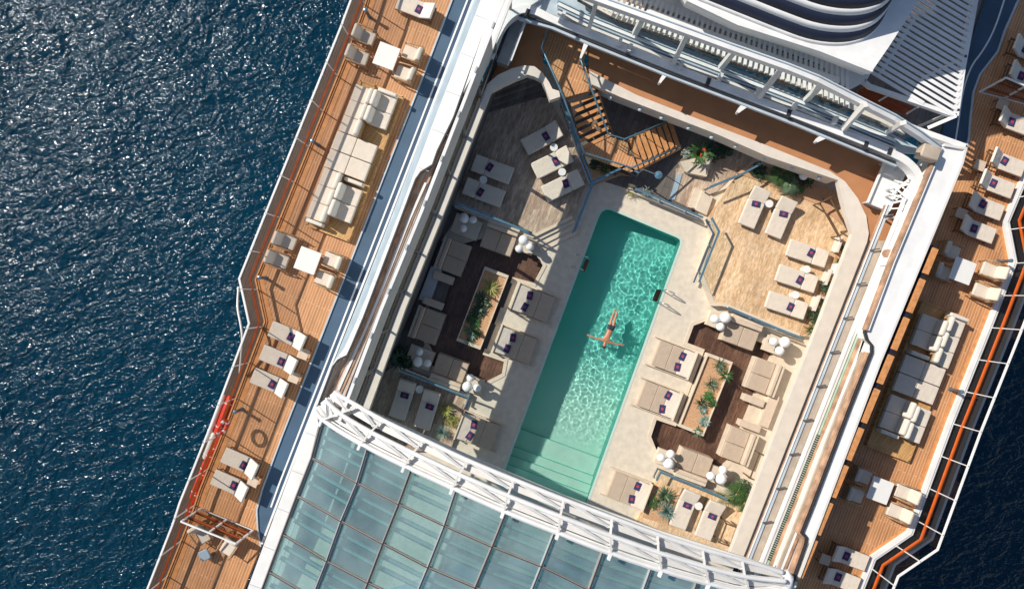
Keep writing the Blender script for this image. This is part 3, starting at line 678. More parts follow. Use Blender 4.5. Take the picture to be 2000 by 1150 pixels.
# folded maintenance gangways on the brown deck
def gangway(loc, rz, label, sc=1):
    t = empty('gangway', label, 'gangway', None, loc, rz)
    MB().box((0, 0, .5), (.95, 2.0, .12)).build('platform', 'gray' if sc == 1 else 'white', t, .03)
    for x in (-.48, .48):
        MB().box((x, 0, .62), (.06, 2.05, .16)).build('side_rail', 'white', t, .01)
    mb = MB()
    for i in range(4): mb.bar((.48, -.9 + i * .6, .6), (.62, -.9 + i * .6, 1.3), .05, .05)
    mb.bar((.62, -1, 1.3), (.62, 1, 1.3), .06, .06); mb.build('handrail', 'white', t)
    for y in (-.9, .9): MB().box((0, y, .22), (.8, .08, .44)).build('leg', 'gray', t)
    return t
gangway(P(988, 88, ZU), AX - R(90), 'grey folded gangway platform in the top port corner of the brown deck')
gangway(P(1717, 366, ZU), AX - R(92), 'white slatted gangway platform at the starboard end of the brown deck', 2)
g2 = empty('winch_frame', 'white tubular winch frame beside the starboard gangway', 'frame', None, P(1750, 372, ZU), AX - R(90))
mb = MB()
for k in range(5): mb.tube([(-.6 + .3 * k, -.7, .9), (-.4 + .25 * k, .1, 1.5), (-.5 + .3 * k, .8, .8)], .04, 6)
for y in (-.6, 0, .6): mb.tube([(-.7, y, 1.0), (.8, y + .1, 1.15)], .045, 6)
mb.build('tube_frame', 'white', g2)
[MB().tube([(x, y, 0), (x, y, 1)], .05, 6).build('leg', 'gray', g2) for x in (-.6, .7) for y in (-.6, .6)]
g3 = dup(g2); g3.location = P(1748, 398, ZU); g3.rotation_euler = (0, 0, AX - R(60)); g3['label'] = 'white tubular frame at the starboard end of the brown deck next to the long rails'
# upper roof, wall and funnel
ug = empty('upper_deckhouse', 'pale deckhouse roof with grey wall under the striped funnel', 'deckhouse')
RP = [(1300, -80), (1344, 0), (1440, 46), (1600, 97), (1704, 138), (1736, 92), (1798, -4), (1850, -90)]
MB().prism(L3(RP, 6.0), .25).build('roof_plate', 'white', ug)
mb = MB(); q = [P(x, y, 6.0) for x, y in RP[:5]]; ribbon(mb, [p + UP * .05 for p in q], .16, .3); mb.build('roof_edge', 'white', ug)
mb = MB(); ribbon(mb, [Vector((p.x + .1, p.y + .15, 5.75)) for p in q], .15, .55); mb.build('grey_wall', 'offwhite', ug)
slab('roof_floor', [(1225, -80), (1240, -2), (1600, 122), (1662, 174), (1688, 160), (1700, 120), (1344, -20)], 4.6, .1, 'offwhite', parent=ug)
mb = MB()
for i in range(9):
    t = i / 8; x = 1700 - 2 + (1788 - 1700) * t; y = 132 - 128 * t
fun = empty('funnel', 'large rounded white funnel with dark navy stripes', 'funnel')
def fcont(z, grow=0):
    base = [(1150, -80), (1250, -42), (1345, -6), (1440, 32), (1520, 64), (1580, 86), (1640, 92), (1685, 82), (1712, 60), (1730, 28), (1738, 0), (1744, -40), (1748, -120), (1730, -420), (1600, -520), (1000, -520)]
    q = [P(x, y, 6.0) for x, y in base]; q = smoothline(q, 2)
    h = z - 6.0
    return [Vector((p.x + .08 * h, p.y + .95 * h, z)) for p in q]
hts = [6.0, 6.1, 6.38, 6.55, 6.83, 7.0, 7.28, 7.45, 7.73, 7.9, 8.18, 8.35, 8.63, 8.8, 9.08, 9.25, 17.0]
for i, (z0, z1) in enumerate(zip(hts, hts[1:])):
    q0 = fcont(z0); q1 = fcont(z1); m_ = len(q0); mb = MB()
    mb.add(q0 + q1, [(k, k + 1, k + 1 + m_, k + m_) for k in range(m_ - 1)]); mb.build('navy_stripe' if i % 2 else 'white_stripe', 'navy' if i % 2 else 'white', fun, smooth=True, solid=.02)
MB().prism([Vector((p.x, p.y, 17.0)) for p in fcont(17.0)], .1).build('funnel_top', 'darkgray', fun)
# pergola
pg = empty('slatted_pergola', 'white angled slatted pergola over the starboard walkway beside the funnel', 'pergola')
PZ = 4.0
def pin(x, y): return P(x, y, PZ)
mb = MB(); ribbon(mb, [pin(1800, -25), pin(1688, 158)], .14, .2); ribbon(mb, [pin(1912, -30), pin(1882, 130), pin(1868, 226)], .2, .25); ribbon(mb, [pin(1688, 158), pin(1700, 168), pin(1868, 226)], .16, .2); mb.build('pergola_frame', 'white', pg)
mb = MB(); ribbon(mb, [pin(1790, 32), pin(1722, 142)], .12, .18)
def edgeL(y): return 1800 + (y + 25) * (1688 - 1800) / 183
def edgeR(y):
    return 1912 + (y + 30) * (1882 - 1912) / 160 if y < 130 else 1882 + (y - 130) * (1868 - 1882) / 96
for i in range(24):
    y0 = -110 + i * 13.2; x0 = 0
    # line y = y0 + .6*(x-1790)
    a = None; b = None
    for s in range(0, 240):
        x = 1680 + s; y = y0 + .6 * (x - 1790)
        inside = x > edgeL(y) + (0 if y > 30 else 0) and x < edgeR(y) and y > -40 and y < 158 + (x - 1688) * .38
        if inside: a = a or (x, y); b = (x, y)
    if a and b and b[0] - a[0] > 8: mb.bar(pin(*a), pin(*b), .14, .05)
mb.build('pergola_slats', 'white', pg)
for a, b in (((1868, 226), (1812, 250)),): MB().bar(P(*a, PZ), P(*b, 3.4), .14, .14).build('strut', 'white', pg)
for x, y in ((1872, 215), (1886, 110)): MB().bar(P(x, y, PZ), Vector((P(x, y, PZ).x, P(x, y, PZ).y, ZT)), .1, .1).build('post', 'white', pg)
struct(slab('side_walkway', [(1640, -60), (1640, 160), (1700, 215), (1830, 275), (1842, 240), (1850, 180), (1900, 60), (1935, -60)], 1.2, .2, 'darktile'))
fr = empty('windbreak_frame', 'small white framed windbreak with brown handrails beside the pergola foot', 'windbreak')
mb = MB(); ribbon(mb, [P(1664, 172, 3.4), P(1682, 162, 3.4), P(1795, 208, 3.4), P(1772, 222, 3.4)], .07, .08); mb.bar(P(1738, 185, 3.4), P(1716, 198, 3.1), .07, .07); mb.build('frame', 'offwhite', fr)
mb = MB(); mb.bar(P(1684, 174, 2.9), P(1785, 216, 2.9), .16, .08); mb.bar(P(1675, 180, 2.4), P(1776, 222, 2.4), .28, .08); mb.build('handrail', 'handrail', fr)
# windbreak gates across the decks
def gate(pts, label, z=ZT, parts=None):
    t = empty('glass_gate', label, 'windbreak')
    a, b, c, d = [P(*p, zz_) for p, zz_ in pts]
    MB().bar(a, b, .06, .06).build('frame_rail', 'white', t); MB().bar(d, c, .045, .045).build('frame_rail', 'white', t)
    for u in (0, .5, 1):
        MB().bar(a.lerp(b, u), d.lerp(c, u), .065, .08).build('post', 'white', t)
    for u, m_ in ((.32, 'handrail'), (.72, 'handrail')):
        MB().bar(a.lerp(d, u), b.lerp(c, u), .10, .06).build('handrail', m_, t)
    MB().add([a, b, c, d], [(0, 1, 2, 3)]).build('glass_panel', 'smoke', t)
    return t
gate([((354, 1018), ZT + 1.9), ((461, 1061), ZT + 1.9), ((494, 1035), ZT + .1), ((392, 993), ZT + .1)], 'white framed glass gate with brown rails across the lower port deck')
gate([((1965, 152), ZT + 1.9), ((2040, 185), ZT + 1.9), ((2008, 205), ZT + .2), ((1914, 180), ZT + .2)], 'white framed glass gate across the top of the starboard deck')

# ================================================================= RETRACTABLE GLASS ROOF
rf = empty('retractable_glass_roof', 'retracted glass roof with white lattice front edge over the lower end of the pool', 'glass roof')
def zr(x):  # camber
    t = (x - 600) / 950; return 5.6 + 1.3 * (1 - (2 * t - 1) ** 2)
cols = [[(628, 827), (610, 893), (581, 967), (553, 1042), (526, 1115), (498, 1190)],
        [(719, 873), (698, 942), (667, 1016), (639, 1094), (611, 1165), (583, 1240)],
        [(803, 917), (779, 983), (748, 1060), (719, 1136), (690, 1210), (662, 1285)],
        [(891, 955), (868, 1025), (836, 1106), (806, 1178), (776, 1250), (746, 1325)],
        [(987, 1001), (961, 1066), (928, 1145), (897, 1220), (866, 1295), (836, 1370)],
        [(1082, 1040), (1057, 1104), (1027, 1180), (996, 1255), (965, 1330), (935, 1405)],
        [(1177, 1075), (1150, 1150), (1120, 1225), (1090, 1300), (1060, 1375), (1030, 1450)],
        [(1271, 1107), (1245, 1180), (1215, 1255), (1185, 1330), (1155, 1405), (1125, 1480)],
        [(1360, 1135), (1335, 1208), (1305, 1283), (1275, 1358), (1245, 1433), (1215, 1508)],
        [(1450, 1160), (1425, 1233), (1395, 1308), (1365, 1383), (1335, 1458), (1305, 1533)],
        [(1545, 1180), (1520, 1250), (1490, 1325), (1460, 1400), (1430, 1475), (1400, 1550)]]
G3 = [[P(x, y, zr(c[0][0]) - .15) for x, y in c] for c in cols]
for i in range(10):
    for j in range(5):
        if cols[i][j][1] > 1165: continue
        a, b, c, d = G3[i][j], G3[i + 1][j], G3[i + 1][j + 1], G3[i][j + 1]
        pn = MB().prism([d, c, b, a], .03).build('glass_pane', 'roofglass', rf)
        m2 = MB()
        for u in (.36, .64):
            p = a.lerp(d, u).lerp(b.lerp(c, u), .08); q = a.lerp(d, u).lerp(b.lerp(c, u), 1.0); m2.bar(p - UP * .32, q - UP * .32, .10, .12)
        m3 = MB()
        for u in (.41, .69):
            p = a.lerp(d, u).lerp(b.lerp(c, u), .08); q = a.lerp(d, u).lerp(b.lerp(c, u), 1.0); m3.bar(p - UP * .34, q - UP * .34, .07, .1)
        m3.build('purlin_shadow_bar', 'darkgray', pn)  # dark bar beside each purlin, drawn in place of its shadow line
        m2.bar(a.lerp(b, .10) - UP * .4, d.lerp(c, .10) - UP * .4, .08, .1)
        m2.build('purlin', 'white', pn)
for i in range(11):
    mb = MB(); ribbon(mb, [p + UP * .1 for p in G3[i]], .10, .14); mb.build('mullion', 'gray' if i % 2 else 'mull', rf)
    mb = MB(); ribbon(mb, [p + UP * .125 + Vector((.0, 0, 0)) for p in G3[i]], .035, .02); mb.build('mullion_seal', 'dark', rf)
for j in range(1, 5):
    mb = MB(); ribbon(mb, [G3[i][j] + UP * .1 for i in range(11)], .065, .14); mb.build('transom', 'mull', rf)
    mb = MB(); ribbon(mb, [G3[i][j] + UP * .125 for i in range(11)], .03, .02); mb.build('transom_seal', 'dark', rf)
CA = [(652, 766), (700, 793), (746, 820), (827, 858), (913, 899), (1003, 936), (1101, 975), (1195, 1010), (1284, 1043), (1372, 1072), (1449, 1092), (1530, 1118)]
CC = [(616, 800), (628, 820), (704, 866), (790, 909), (884, 952), (984, 998), (1091, 1040), (1193, 1080), (1292, 1113), (1385, 1139), (1465, 1160), (1545, 1150)]
CB = [((a[0] + b[0]) / 2 - 2, (a[1] + b[1]) / 2 + 1) for a, b in zip(CA, CC)]; CB[0] = (636, 781)
def chord(L, dz, dy=0): return [P(x, y + dy, zr(x) + dz) for x, y in L]
a3, b3, c3 = chord(CA, .35), chord(CB, .5), chord(CC, .35)
for nm, ch, r in (('front_chord', a3, .085), ('middle_chord', b3, .085), ('rear_chord', c3, .085)):
    MB().tube(smoothline(ch, 2), r, 8).build(nm, 'white', rf, smooth=True)
for ch in (chord(CA, .15, 5), chord(CA, .0, 10), chord(CA, -.1, 14), chord(CB, .25, 6), chord(CB, .1, 10), chord(CC, .2, -9), chord(CC, .25, -5), chord(CA, .25, 3), chord(CB, .3, 3), chord(CB, .3, -4), chord(CC, .15, 4)):
    MB().tube(smoothline(ch, 2), .036, 6).build('secondary_chord', 'white', rf, smooth=True)
for u_, dz_ in ((.5, .1), (1.5, .1)):
    L_ = [(a3[i].lerp(b3[i], u_) if u_ < 1 else b3[i].lerp(c3[i], u_ - 1)) + UP * (-.18) for i in range(12)]; mb = MB(); ribbon(mb, smoothline(L_, 1), .22, .04); mb.build('catwalk_strip', 'offwhite', rf)
for i in range(1, 11):
    MB().bar(a3[i], b3[i], .07, .10).build('cross_tie', 'offwhite', rf); MB().bar(b3[i], c3[i], .07, .10).build('cross_tie', 'offwhite', rf)
    MB().box(c3[i] + Vector((-.05, -.12, 0)), (.10, .22, .14), R(-22)).build('node_block', 'white', rf)
for up_, lo_ in ((a3, b3), (b3, c3)):
    for i in range(0, 11):
        p = up_[i]; q = lo_[i + 1] ; mid = up_[i].lerp(lo_[i], .25)
        mb = MB(); k = lo_[i + 1].lerp(up_[i + 1], .45)
        mb.add([p.lerp(q, .10), p.lerp(up_[i + 1], .16) - UP * .1, k - UP * .05, k + Vector((-.10, .0, .04))], [(0, 1, 2, 3)]); mb.build('brace_plate', 'white', rf, solid=.03)
for pts in ([(652, 766), (662, 780), (676, 792)], [(634, 781), (645, 795), (660, 806)], [(616, 798), (630, 812), (644, 824)], [(1530, 1118), (1540, 1128), (1538, 1145)]):
    MB().tube([P(x, y, 5.9) for x, y in pts], .2, 8).build('end_cap', 'white', rf, smooth=True)
mb = MB(); mb.prism(L3([(650, 770), (746, 812), (913, 888), (1101, 967), (1284, 1034), (1449, 1086), (1530, 1114), (1536, 1126), (1440, 1104), (1280, 1056), (1100, 990), (910, 913), (745, 840), (660, 790)], 5.2), .12)
mb.build('fascia_board', 'offwhite', rf)
# things under the glass: cream port gallery, blue-grey floor beyond; colours stand in for lit-to-dark fade
struct(slab('lower_gallery', [(620, 830), (700, 850), (640, 1010), (560, 1180), (480, 1180)], ZU, .3, 'cream'))
struct(slab('lower_gallery', [(1150, 1080), (1560, 1180), (1500, 1400), (700, 1300), (760, 1150), (900, 1100)], .05, .2, 'bluegray'))

# ================================================================= STAIRS
def stair():
    t = empty('wooden_staircase', 'teak staircase with landings and pale blue handrails winding down into the pool area', 'staircase')
    MB().prism(L3([(1064, 62), (1150, 96), (1140, 118), (1150, 150), (1150, 178), (1106, 190), (1066, 110), (1058, 92)], ZU + .02), .15).build('top_landing', 'teak', t)
    n = 8
    for i in range(n):
        u = i / (n - 1); z = ZU - .12 - u * 1.0
        a = Vector((1110, 188)).lerp(Vector((1136, 286)), u); b = Vector((1162, 168)).lerp(Vector((1192, 258)), u); d = Vector((2.6, 6.6))
        MB().prism(L3([tuple(a), tuple(b), tuple(b + d), tuple(a + d)], z), .05).build('tread', 'teak_plain', t)
    MB().prism(L3([(1139, 292), (1193, 268), (1225, 279), (1247, 331), (1231, 336), (1140, 303)], 1.05), .1).build('landing', 'teak', t)
    for i in range(8):
        u = i / 7; z = .95 - u * .62
        a = Vector((1228, 272)).lerp(Vector((1304, 240)), u); b = Vector((1249, 330)).lerp(Vector((1322, 292)), u)
        MB().prism(L3([tuple(a), tuple(a + Vector((8.4, -3.6))), tuple(b + Vector((8.0, -4.2))), tuple(b)], z), .05).build('tread', 'teak_plain', t)
    def rail(pts, name='handrail', r=.04):
        MB().tube([P(x, y, z) for x, y, z in pts], r, 8).build(name, 'bluesteel', t, smooth=True)
        for a, b in zip(pts, pts[1:]):
            for u in (0, .5):
                x, y, z = [a[k] + (b[k] - a[k]) * u for k in range(3)]; p = P(x, y, z); MB().tube([p, p - UP * .95], .022, 6).build('baluster', 'steel', t)
        g = MB()
        for a, b in zip(pts, pts[1:]): p, q = P(*a), P(*b); g.add([p - UP * .1, q - UP * .1, q - UP * .85, p - UP * .85], [(0, 1, 2, 3)])
        g.build('glass_balustrade', 'glass', t)
    rail([(1072, 50, 3.2), (1058, 94, 3.2), (1096, 178, 3.2), (1140, 298, 2.1), (1234, 328, 2.0), (1330, 285, 1.35)])
    rail([(1147, 70, 3.2), (1133, 114, 3.2), (1153, 168, 3.2), (1188, 262, 2.1), (1220, 272, 2.0), (1306, 236, 1.3)])
    for pts in ([(1108, 190, ZU - .1), (1137, 296, 1.0)], [(1164, 168, ZU - .1), (1196, 262, 1.0)], [(1226, 276, 1.0), (1306, 240, .3)], [(1246, 334, 1.0), (1330, 290, .3)]):
        MB().bar(P(*pts[0]) - UP * .15, P(*pts[1]) - UP * .15, .06, .28).build('stringer', 'bronze', t)
stair()

# ================================================================= GLASS BALUSTRADES
def balus(pts, label, z0=.34, h=.95, post=1.3):
    t = empty('glass_balustrade', label, 'balustrade')
    b = [P(x, y, z0) for x, y in pts]
    mb = MB(); ribbon(mb, [p + UP * h for p in b], .09, .04); mb.build('top_rail', 'bluesteel', t)
    g = MB()
    for p, q in zip(b, b[1:]): g.add([p + UP * .08, q + UP * .08, q + UP * (h - .05), p + UP * (h - .05)], [(0, 1, 2, 3)])
    g.build('glass_panel', 'glass', t)
    mb = MB(); ribbon(mb, [p + UP * .08 for p in b], .07, .08); mb.build('base_channel', 'steel', t)
    for p in resample(b, post): MB().box(p + UP * .1, (.07, .07, .2), AX).build('clamp', 'steel', t)
    return t
balus([(892, 401), (1038, 459)], 'blue railed glass balustrade on the lower edge of the port lounger terrace')
balus([(1094, 205), (1128, 300), (1152, 362)], 'glass balustrade beside the three loungers under the staircase')
balus([(1154, 362), (1118, 456)], 'glass balustrade between the port lounger terrace and the top of the pool')
balus([(1152, 362), (1216, 332), (1240, 345)], 'low glass balustrade round the planting bed under the staircase landing', .1)
balus([(1378, 430), (1392, 456), (1354, 552)], 'silver glass balustrade along the pool side of the starboard terrace')
balus([(1374, 372), (1438, 346), (1494, 315)], 'dark blue glass balustrade beside the steps of the starboard terrace', .34)
balus([(1414, 600), (1506, 639), (1560, 660)], 'glass balustrade behind the starboard lounge sofa facing the terrace', .34, .6)
balus([(783, 718), (918, 770), (912, 790)], 'blue railed glass balustrade on the lower edge of the port lounge', .2, .9)
balus([(1276, 930), (1284, 914), (1344, 938), (1412, 966)], 'glass balustrade on the lower edge of the starboard lounge', .2, .7)
balus([(1236, 372), (1302, 400), (1366, 428)], 'low glass screen on the stone wall above the pool end', .25, .6)
struct(slab('low_wall', [(1228, 366), (1366, 422), (1368, 430), (1230, 374)], .28, .28, 'stone'))
# shower
sh = empty('shower', 'slim pool shower with round blue head on the wall below the stairs', 'shower')
MB().tube([P(1256, 331, 2.2), P(1280, 340, 2.2)], .02, 6).build('arm', 'steel', sh); a = P(1256, 331, 2.2); MB().tube([a, Vector((a.x, a.y, 0))], .03, 8).build('pole', 'steel', sh)
MB().lathe([(.02, .06), (.17, .02), (.17, 0), (.02, -.01)], 18, P(1286, 342, 2.15)).build('shower_head', 'bluesteel', sh)
tw = tag(slab('striped_mat', [(1322, 342), (1333, 338), (1318, 390), (1307, 390)], .06, .03, 'bluegray'), 'blue patterned mat lying on the paving near the shower', 'mat')

# ================================================================= FURNITURE
A0 = ang(.938, .355)
def towel(par, c, sz, ry=0, name='towel', rz=0):
    m = Matrix.Rotation(rz, 4, 'Z')
    t = MB().box((0, 0, 0), (sz[0], sz[1], .045)).build(name, 'towel', par, .015); t.location = c; t.rotation_euler = (0, ry, rz)
    e = MB(); r = min(sz) * .24
    pts = []
    for k in range(20):
        a = 2 * math.pi * k / 20; rr = r * (1 if k % 2 else .8); pts.append(Vector((rr * math.cos(a), rr * math.sin(a), .030)))
    e.prism(pts, .008).build('emblem', 'red', t)
    e2 = MB().prism([Vector((r * .35 * math.cos(k * .785), r * .35 * math.sin(k * .785), .034)) for k in range(8)], .005); e2.build('emblem_centre', 'towel', t)
    return t
def daybed(L=1.86, W=.80, ang_=0, hb=.62, label='x'):
    t = empty('sun_lounger', label, 'sun lounger')
    MB().box((-.02, 0, .12), (L - .22, W - .1, .2)).build('base', 'bronze', t, .04)
    Ls = L - hb
    MB().box((-L / 2 + Ls / 2, 0, .30), (Ls, W, .16)).build('seat_cushion', 'cushion', t, .045, 3)
    b = MB().box((hb / 2, 0, 0), (hb, W, .16)).build('back_cushion', 'cushion', t, .045, 3)
    b.location = (-L / 2 + Ls + .005, 0, .30); b.rotation_euler = (0, -R(ang_), 0)
    if ang_ > 3:
        MB().bar((L / 2 - .16, -.2, .1), (L / 2 - .2, .2, .12), .04, .04).build('back_strut', 'bronze', t)
    towel(t, (-L / 2 + Ls - .13, .02, .41), (.26, .38))
    return t
flat = Kind(daybed(ang_=5)); tilt = Kind(daybed(ang_=24))
G = 'cushioned loungers on the pool terraces'
def pb(K, x, y, dx, dy, z, label): return K(P(x, y, z + .3) - UP * .3, ang(dx, dy), label, G)
pb(tilt, 1059, 270, 68, -36, .34, 'cushioned lounger nearest the staircase treads, topmost of the three under the staircase, half shaded')
pb(tilt, 1079, 318, 340, -165, .34, 'cushioned lounger in the middle of the three under the staircase, between two round tables')
pb(flat, 1099, 363, 350, -170, .34, 'cushioned lounger lowest of the three under the staircase, foot end in the sun')
pb(flat, 962, 331, -365, -135, .34, 'shaded cushioned lounger, upper of the two on the port edge of the terrace')
pb(flat, 945, 376, -365, -135, .34, 'shaded cushioned lounger, lower of the two on the port edge of the terrace')
pb(tilt, 1472, 405, 32, -76, .34, 'sunlit cushioned lounger by the terrace steps, left one of the pair below the palm')
pb(tilt, 1524, 425, 32, -76, .34, 'sunlit cushioned lounger right under the palm fronds, right one of the pair')
pb(flat, 1576, 495, 390, 130, .34, 'sunlit cushioned lounger topmost of the row of three along the starboard ledge')
pb(flat, 1555, 544, 390, 130, .34, 'sunlit cushioned lounger in the middle of the row of three along the starboard ledge')
pb(flat, 1535, 596, 390, 130, .34, 'sunlit cushioned lounger lowest of the row of three along the starboard ledge')
pb(tilt, 787, 778, 108, -330, .2, 'shaded cushioned lounger by the port wall just above the lattice roof edge')
pb(tilt, 835, 798, 100, -320, .2, 'shaded cushioned lounger beside the yellow-green plants above the lattice roof edge')
pb(tilt, 1337, 992, 25, -64, .2, 'sunlit cushioned lounger beside the blue agave near the lattice roof edge')
pb(tilt, 1386, 1013, 24, -62, .2, 'sunlit cushioned lounger with a spiky plant shadow, nearest the starboard ledge by the lattice roof')
# double daybeds
def dbed():
    t = empty('double_daybed', 'x', 'daybed')
    L, W = 1.78, 1.22
    MB().box((0, 0, .12), (L - .12, W - .1, .22)).build('base', 'sofa', t, .02)
    MB().box((L / 2 - .02, 0, .30), (.07, W + .14, .5)).build('head_panel', 'stone', t, .01)
    MB().box((-.1, W / 2 + .06, .09), (L + .3, .05, .16)).box((-.1, -W / 2 - .06, .09), (L + .3, .05, .16)).build('side_kerb', 'stone', t)
    x = -L / 2
    for nm, w_, ry in (('foot_cushion', .64, 0), ('middle_cushion', .54, 0)):
        MB().box((x + w_ / 2, 0, .31), (w_ - .008, W, .17)).build(nm, 'sofa', t, .025, 3); x += w_
    b = MB().box((.29, 0, 0), (.58, W, .16)).build('head_cushion', 'cushion', t, .035, 3); b.location = (x + .01, 0, .32); b.rotation_euler = (0, -R(10), 0)
    towel(t, (.26, .26, .43), (.27, .38), 0, 'folded_towel', R(-4)); towel(t, (.24, -.29, .43), (.27, .38), 0, 'folded_towel', R(3))
    return t
DB = Kind(dbed())
for x, y, s, lb in ((1040, 592, 1, 'upper of the two shaded double daybeds between the port planter and the pool'),
                    (1006, 674, 1, 'lower of the two shaded double daybeds between the port planter and the pool'),
                    (932, 842, 1, 'double daybed beside the blue-green tuft just above the lattice roof'),
                    (1316, 701, -1, 'sunlit double daybed on the starboard pool side nearest the sphere lamps of the terrace'),
                    (1287, 780, -1, 'sunlit double daybed beside the lower half of the starboard planter'),
                    (1228, 957, -1, 'sunlit double daybed at the shallow end of the pool near the lattice roof')):
    r_ = A0 if s < 0 else A0 + math.pi
    o = DB(P(x, y, .3) - UP * .3, r_, lb, 'double daybeds beside the pool')
# flat dark boxes standing in for shade in the gaps beside the daybeds
mb = MB()
for x, y, s in ((1368, 725, 1), (1338, 805, 1), (985, 575, -1), (953, 655, -1)): mb.box(P(x, y, .02), (.34, 1.2, .06), A0)
struct(mb.build('gap_shade', 'dark'))
# lounge sofas
def lsofa():
    t = empty('lounge_sofa', 'x', 'sofa')
    W, D = 1.50, .92
    MB().box((0, 0, -.02), (W, D + .2, .5)).build('base', 'stone', t, .01)
    for x in (-W / 4, W / 4): MB().box((x, -.1, .33), (W / 2 - .012, D, .2)).build('seat_cushion', 'sofa', t, .03, 3)
    MB().box((0, D / 2 + .02, .46), (W, .2, .42)).build('back_cushion', 'sofa_b', t, .05, 3)
    MB().box((0, D / 2 + .2, .42), (W + .02, .16, .36)).build('back_rest', 'stone', t, .02)
    return t
LS = Kind(lsofa())
def ls(x, y, bx, by, lb, sc=1.0): return LS(P(x, y, .2) - UP * .25, ang(bx, by) - math.pi / 2, lb, 'two-seat sofas in the sunken lounges', sc)
ls(975, 469, .347, -.938, 'shaded two-seat sofa at the top of the port lounge under the blue balustrade')
ls(888, 503, -.938, -.347, 'shaded two-seat sofa, upper of the two against the dark port wall')
ls(838, 636, -.938, -.347, 'shaded two-seat sofa, lower of the two on the port wall side, by the bushes')
ls(879, 722, -.347, .938, 'shaded two-seat sofa at the bottom of the port lounge with sunlit corner cushions')
ls(1446, 652, .347, -.938, 'sunlit two-seat sofa at the top of the starboard lounge with two round lamp shadows')
ls(1488, 734, .938, .347, 'sunlit two-seat sofa, upper of the two along the starboard side of the lounge')
ls(1438, 868, .938, .347, 'sunlit two-seat sofa, lower of the two along the starboard side, above the palms')
ls(1354, 906, -.347, .938, 'sunlit two-seat sofa at the bottom of the starboard lounge with one lamp shadow')
def bench(x, y, sx, sy, lb, z=.0, h=.42, m='stone', rz=A0, nm='bench', cat='bench'):
    t = empty(nm, lb, cat, None, P(x, y, z), rz)
    MB().box((0, 0, h / 2 - .02), (sx, sy, h - .06)).build('body', m, t, .01); MB().box((0, 0, h), (sx + .03, sy + .03, .05)).build('top', 'sofa_b' if m == 'stone' else m, t, .012); return t
bench(868, 543, .95, .34, 'pale stone end bench under the upper sofa on the shaded port side')
bench(848, 592, .95, .3, 'pale stone end bench between the two shaded port sofas')
bench(1466, 779, .98, .3, 'pale stone end bench under the upper sunlit starboard sofa')
bench(1458, 828, 1.0, .28, 'pale stone end bench above the lower sunlit starboard sofa')
bench(1497, 800, .45, 1.5, 'wide pale stone slab seat between the starboard sofa and the ledge', 0, .3)
bench(842, 556, .5, 1.6, 'long shaded stone seat along the dark wall on the port side', 0, .35, 'gray', AX - R(90))
for x, y, sx, sy, lb in ((912, 444, 1.3, .9, 'shaded stone plinth under the sphere lamps in the upper port corner of the lounge'), (1026, 478, .9, .75, 'stone plinth under the sphere lamps beside the upper steps of the port lounge'),
                 (822, 697, 1.2, .9, 'shaded stone plinth under the sphere lamps beside the dark bushes'), (924, 750, .95, .75, 'stone plinth under the sphere lamps at the lower steps of the port lounge'),
                 (1404, 628, 1.2, .7, 'sunlit stone plinth under the sphere lamps beside the starboard terrace balustrade'), (1515, 676, 1.25, .75, 'sunlit stone plinth under the sphere lamps nearest the starboard ledge'),
                 (1300, 893, 1.0, .7, 'sunlit stone plinth under the sphere lamps near the shallow end of the pool'), (1403, 927, 1.05, .75, 'sunlit stone plinth under the sphere lamps beside the starboard palm')):
    t = tag(MB().box((0, 0, .09), (sx, sy, .3)).build('plinth', 'stone', None, .012), lb, 'plinth'); t.location = P(x, y, 0); t.rotation_euler = (0, 0, A0)
# warm wood step pads of the lounges
slabs = [([(1016, 506), (1056, 521), (1040, 557), (1003, 543)], 'pd'), ([(950, 690), (985, 702), (981, 726), (946, 748), (934, 740)], 'pd')]
for i, (pts, _) in enumerate(slabs): struct(slab('wood_step', pts, -.14, .16, 'darkwood'))
# sphere lamps
def globe():
    t = empty('sphere_lamp', 'x', 'lamp'); n = 16; pr = []
    for i in range(n + 1): a = math.pi * i / n; pr.append((max(.003, math.sin(a)), math.cos(a)))
    MB().lathe([(r * .235, z * .235 + .235) for r, z in pr[::-1]], 24).build('globe', 'globe', t, smooth=True)
    MB().lathe([(.08, -.32), (.08, -.30), (.035, -.28), (.035, .02)], 12).build('stem', 'darkgray', t)
    MB().lathe([(.05, .0), (.05, .02), (.02, .03)], 12).build('collar', 'steel', t)
    return t
GL = Kind(globe())
CN = ['in the upper port corner of the lounge', 'beside the upper steps of the port lounge', 'beside the dark bushes in the port lounge', 'at the lower steps of the port lounge',
      'at the top of the starboard lounge', 'nearest the starboard ledge', 'near the shallow end of the pool', 'beside the starboard palm']
cl = [[(906, 426, 10.5, 'largest'), (924, 429, 7.6, 'right small'), (905, 446, 7.6, 'lower small')], [(1023, 469, 10.5, 'largest'), (1035, 482, 8, 'right small'), (1014, 486, 8, 'left small')],
      [(816, 706, 10.5, 'largest'), (819, 687, 8, 'upper small'), (835, 709, 8, 'right small')], [(913, 755, 10.5, 'largest'), (919, 738, 8, 'upper small'), (932, 757, 8, 'right small')],
      [(1417, 620, 11.3, 'largest'), (1396, 623, 9, 'left small'), (1407, 638, 8.6, 'lower small')], [(1533, 668, 11.3, 'largest'), (1511, 667, 8.8, 'left small'), (1523, 685, 9.2, 'lower small')],
      [(1306, 905, 11, 'largest'), (1291, 893, 8.6, 'left small'), (1310, 886, 8.6, 'upper small')], [(1408, 935, 11, 'largest'), (1388, 929, 8.6, 'left small'), (1412, 917, 8.6, 'upper small')]]
for c, nm in zip(cl, CN):
    for x, y, r, w_ in c:
        s = r / 10.4; GL(P(x, y, .8) - UP * (.235 * s), 0, f'{w_} of the three white sphere lamps {nm}', 'white sphere lamps in clusters', s)
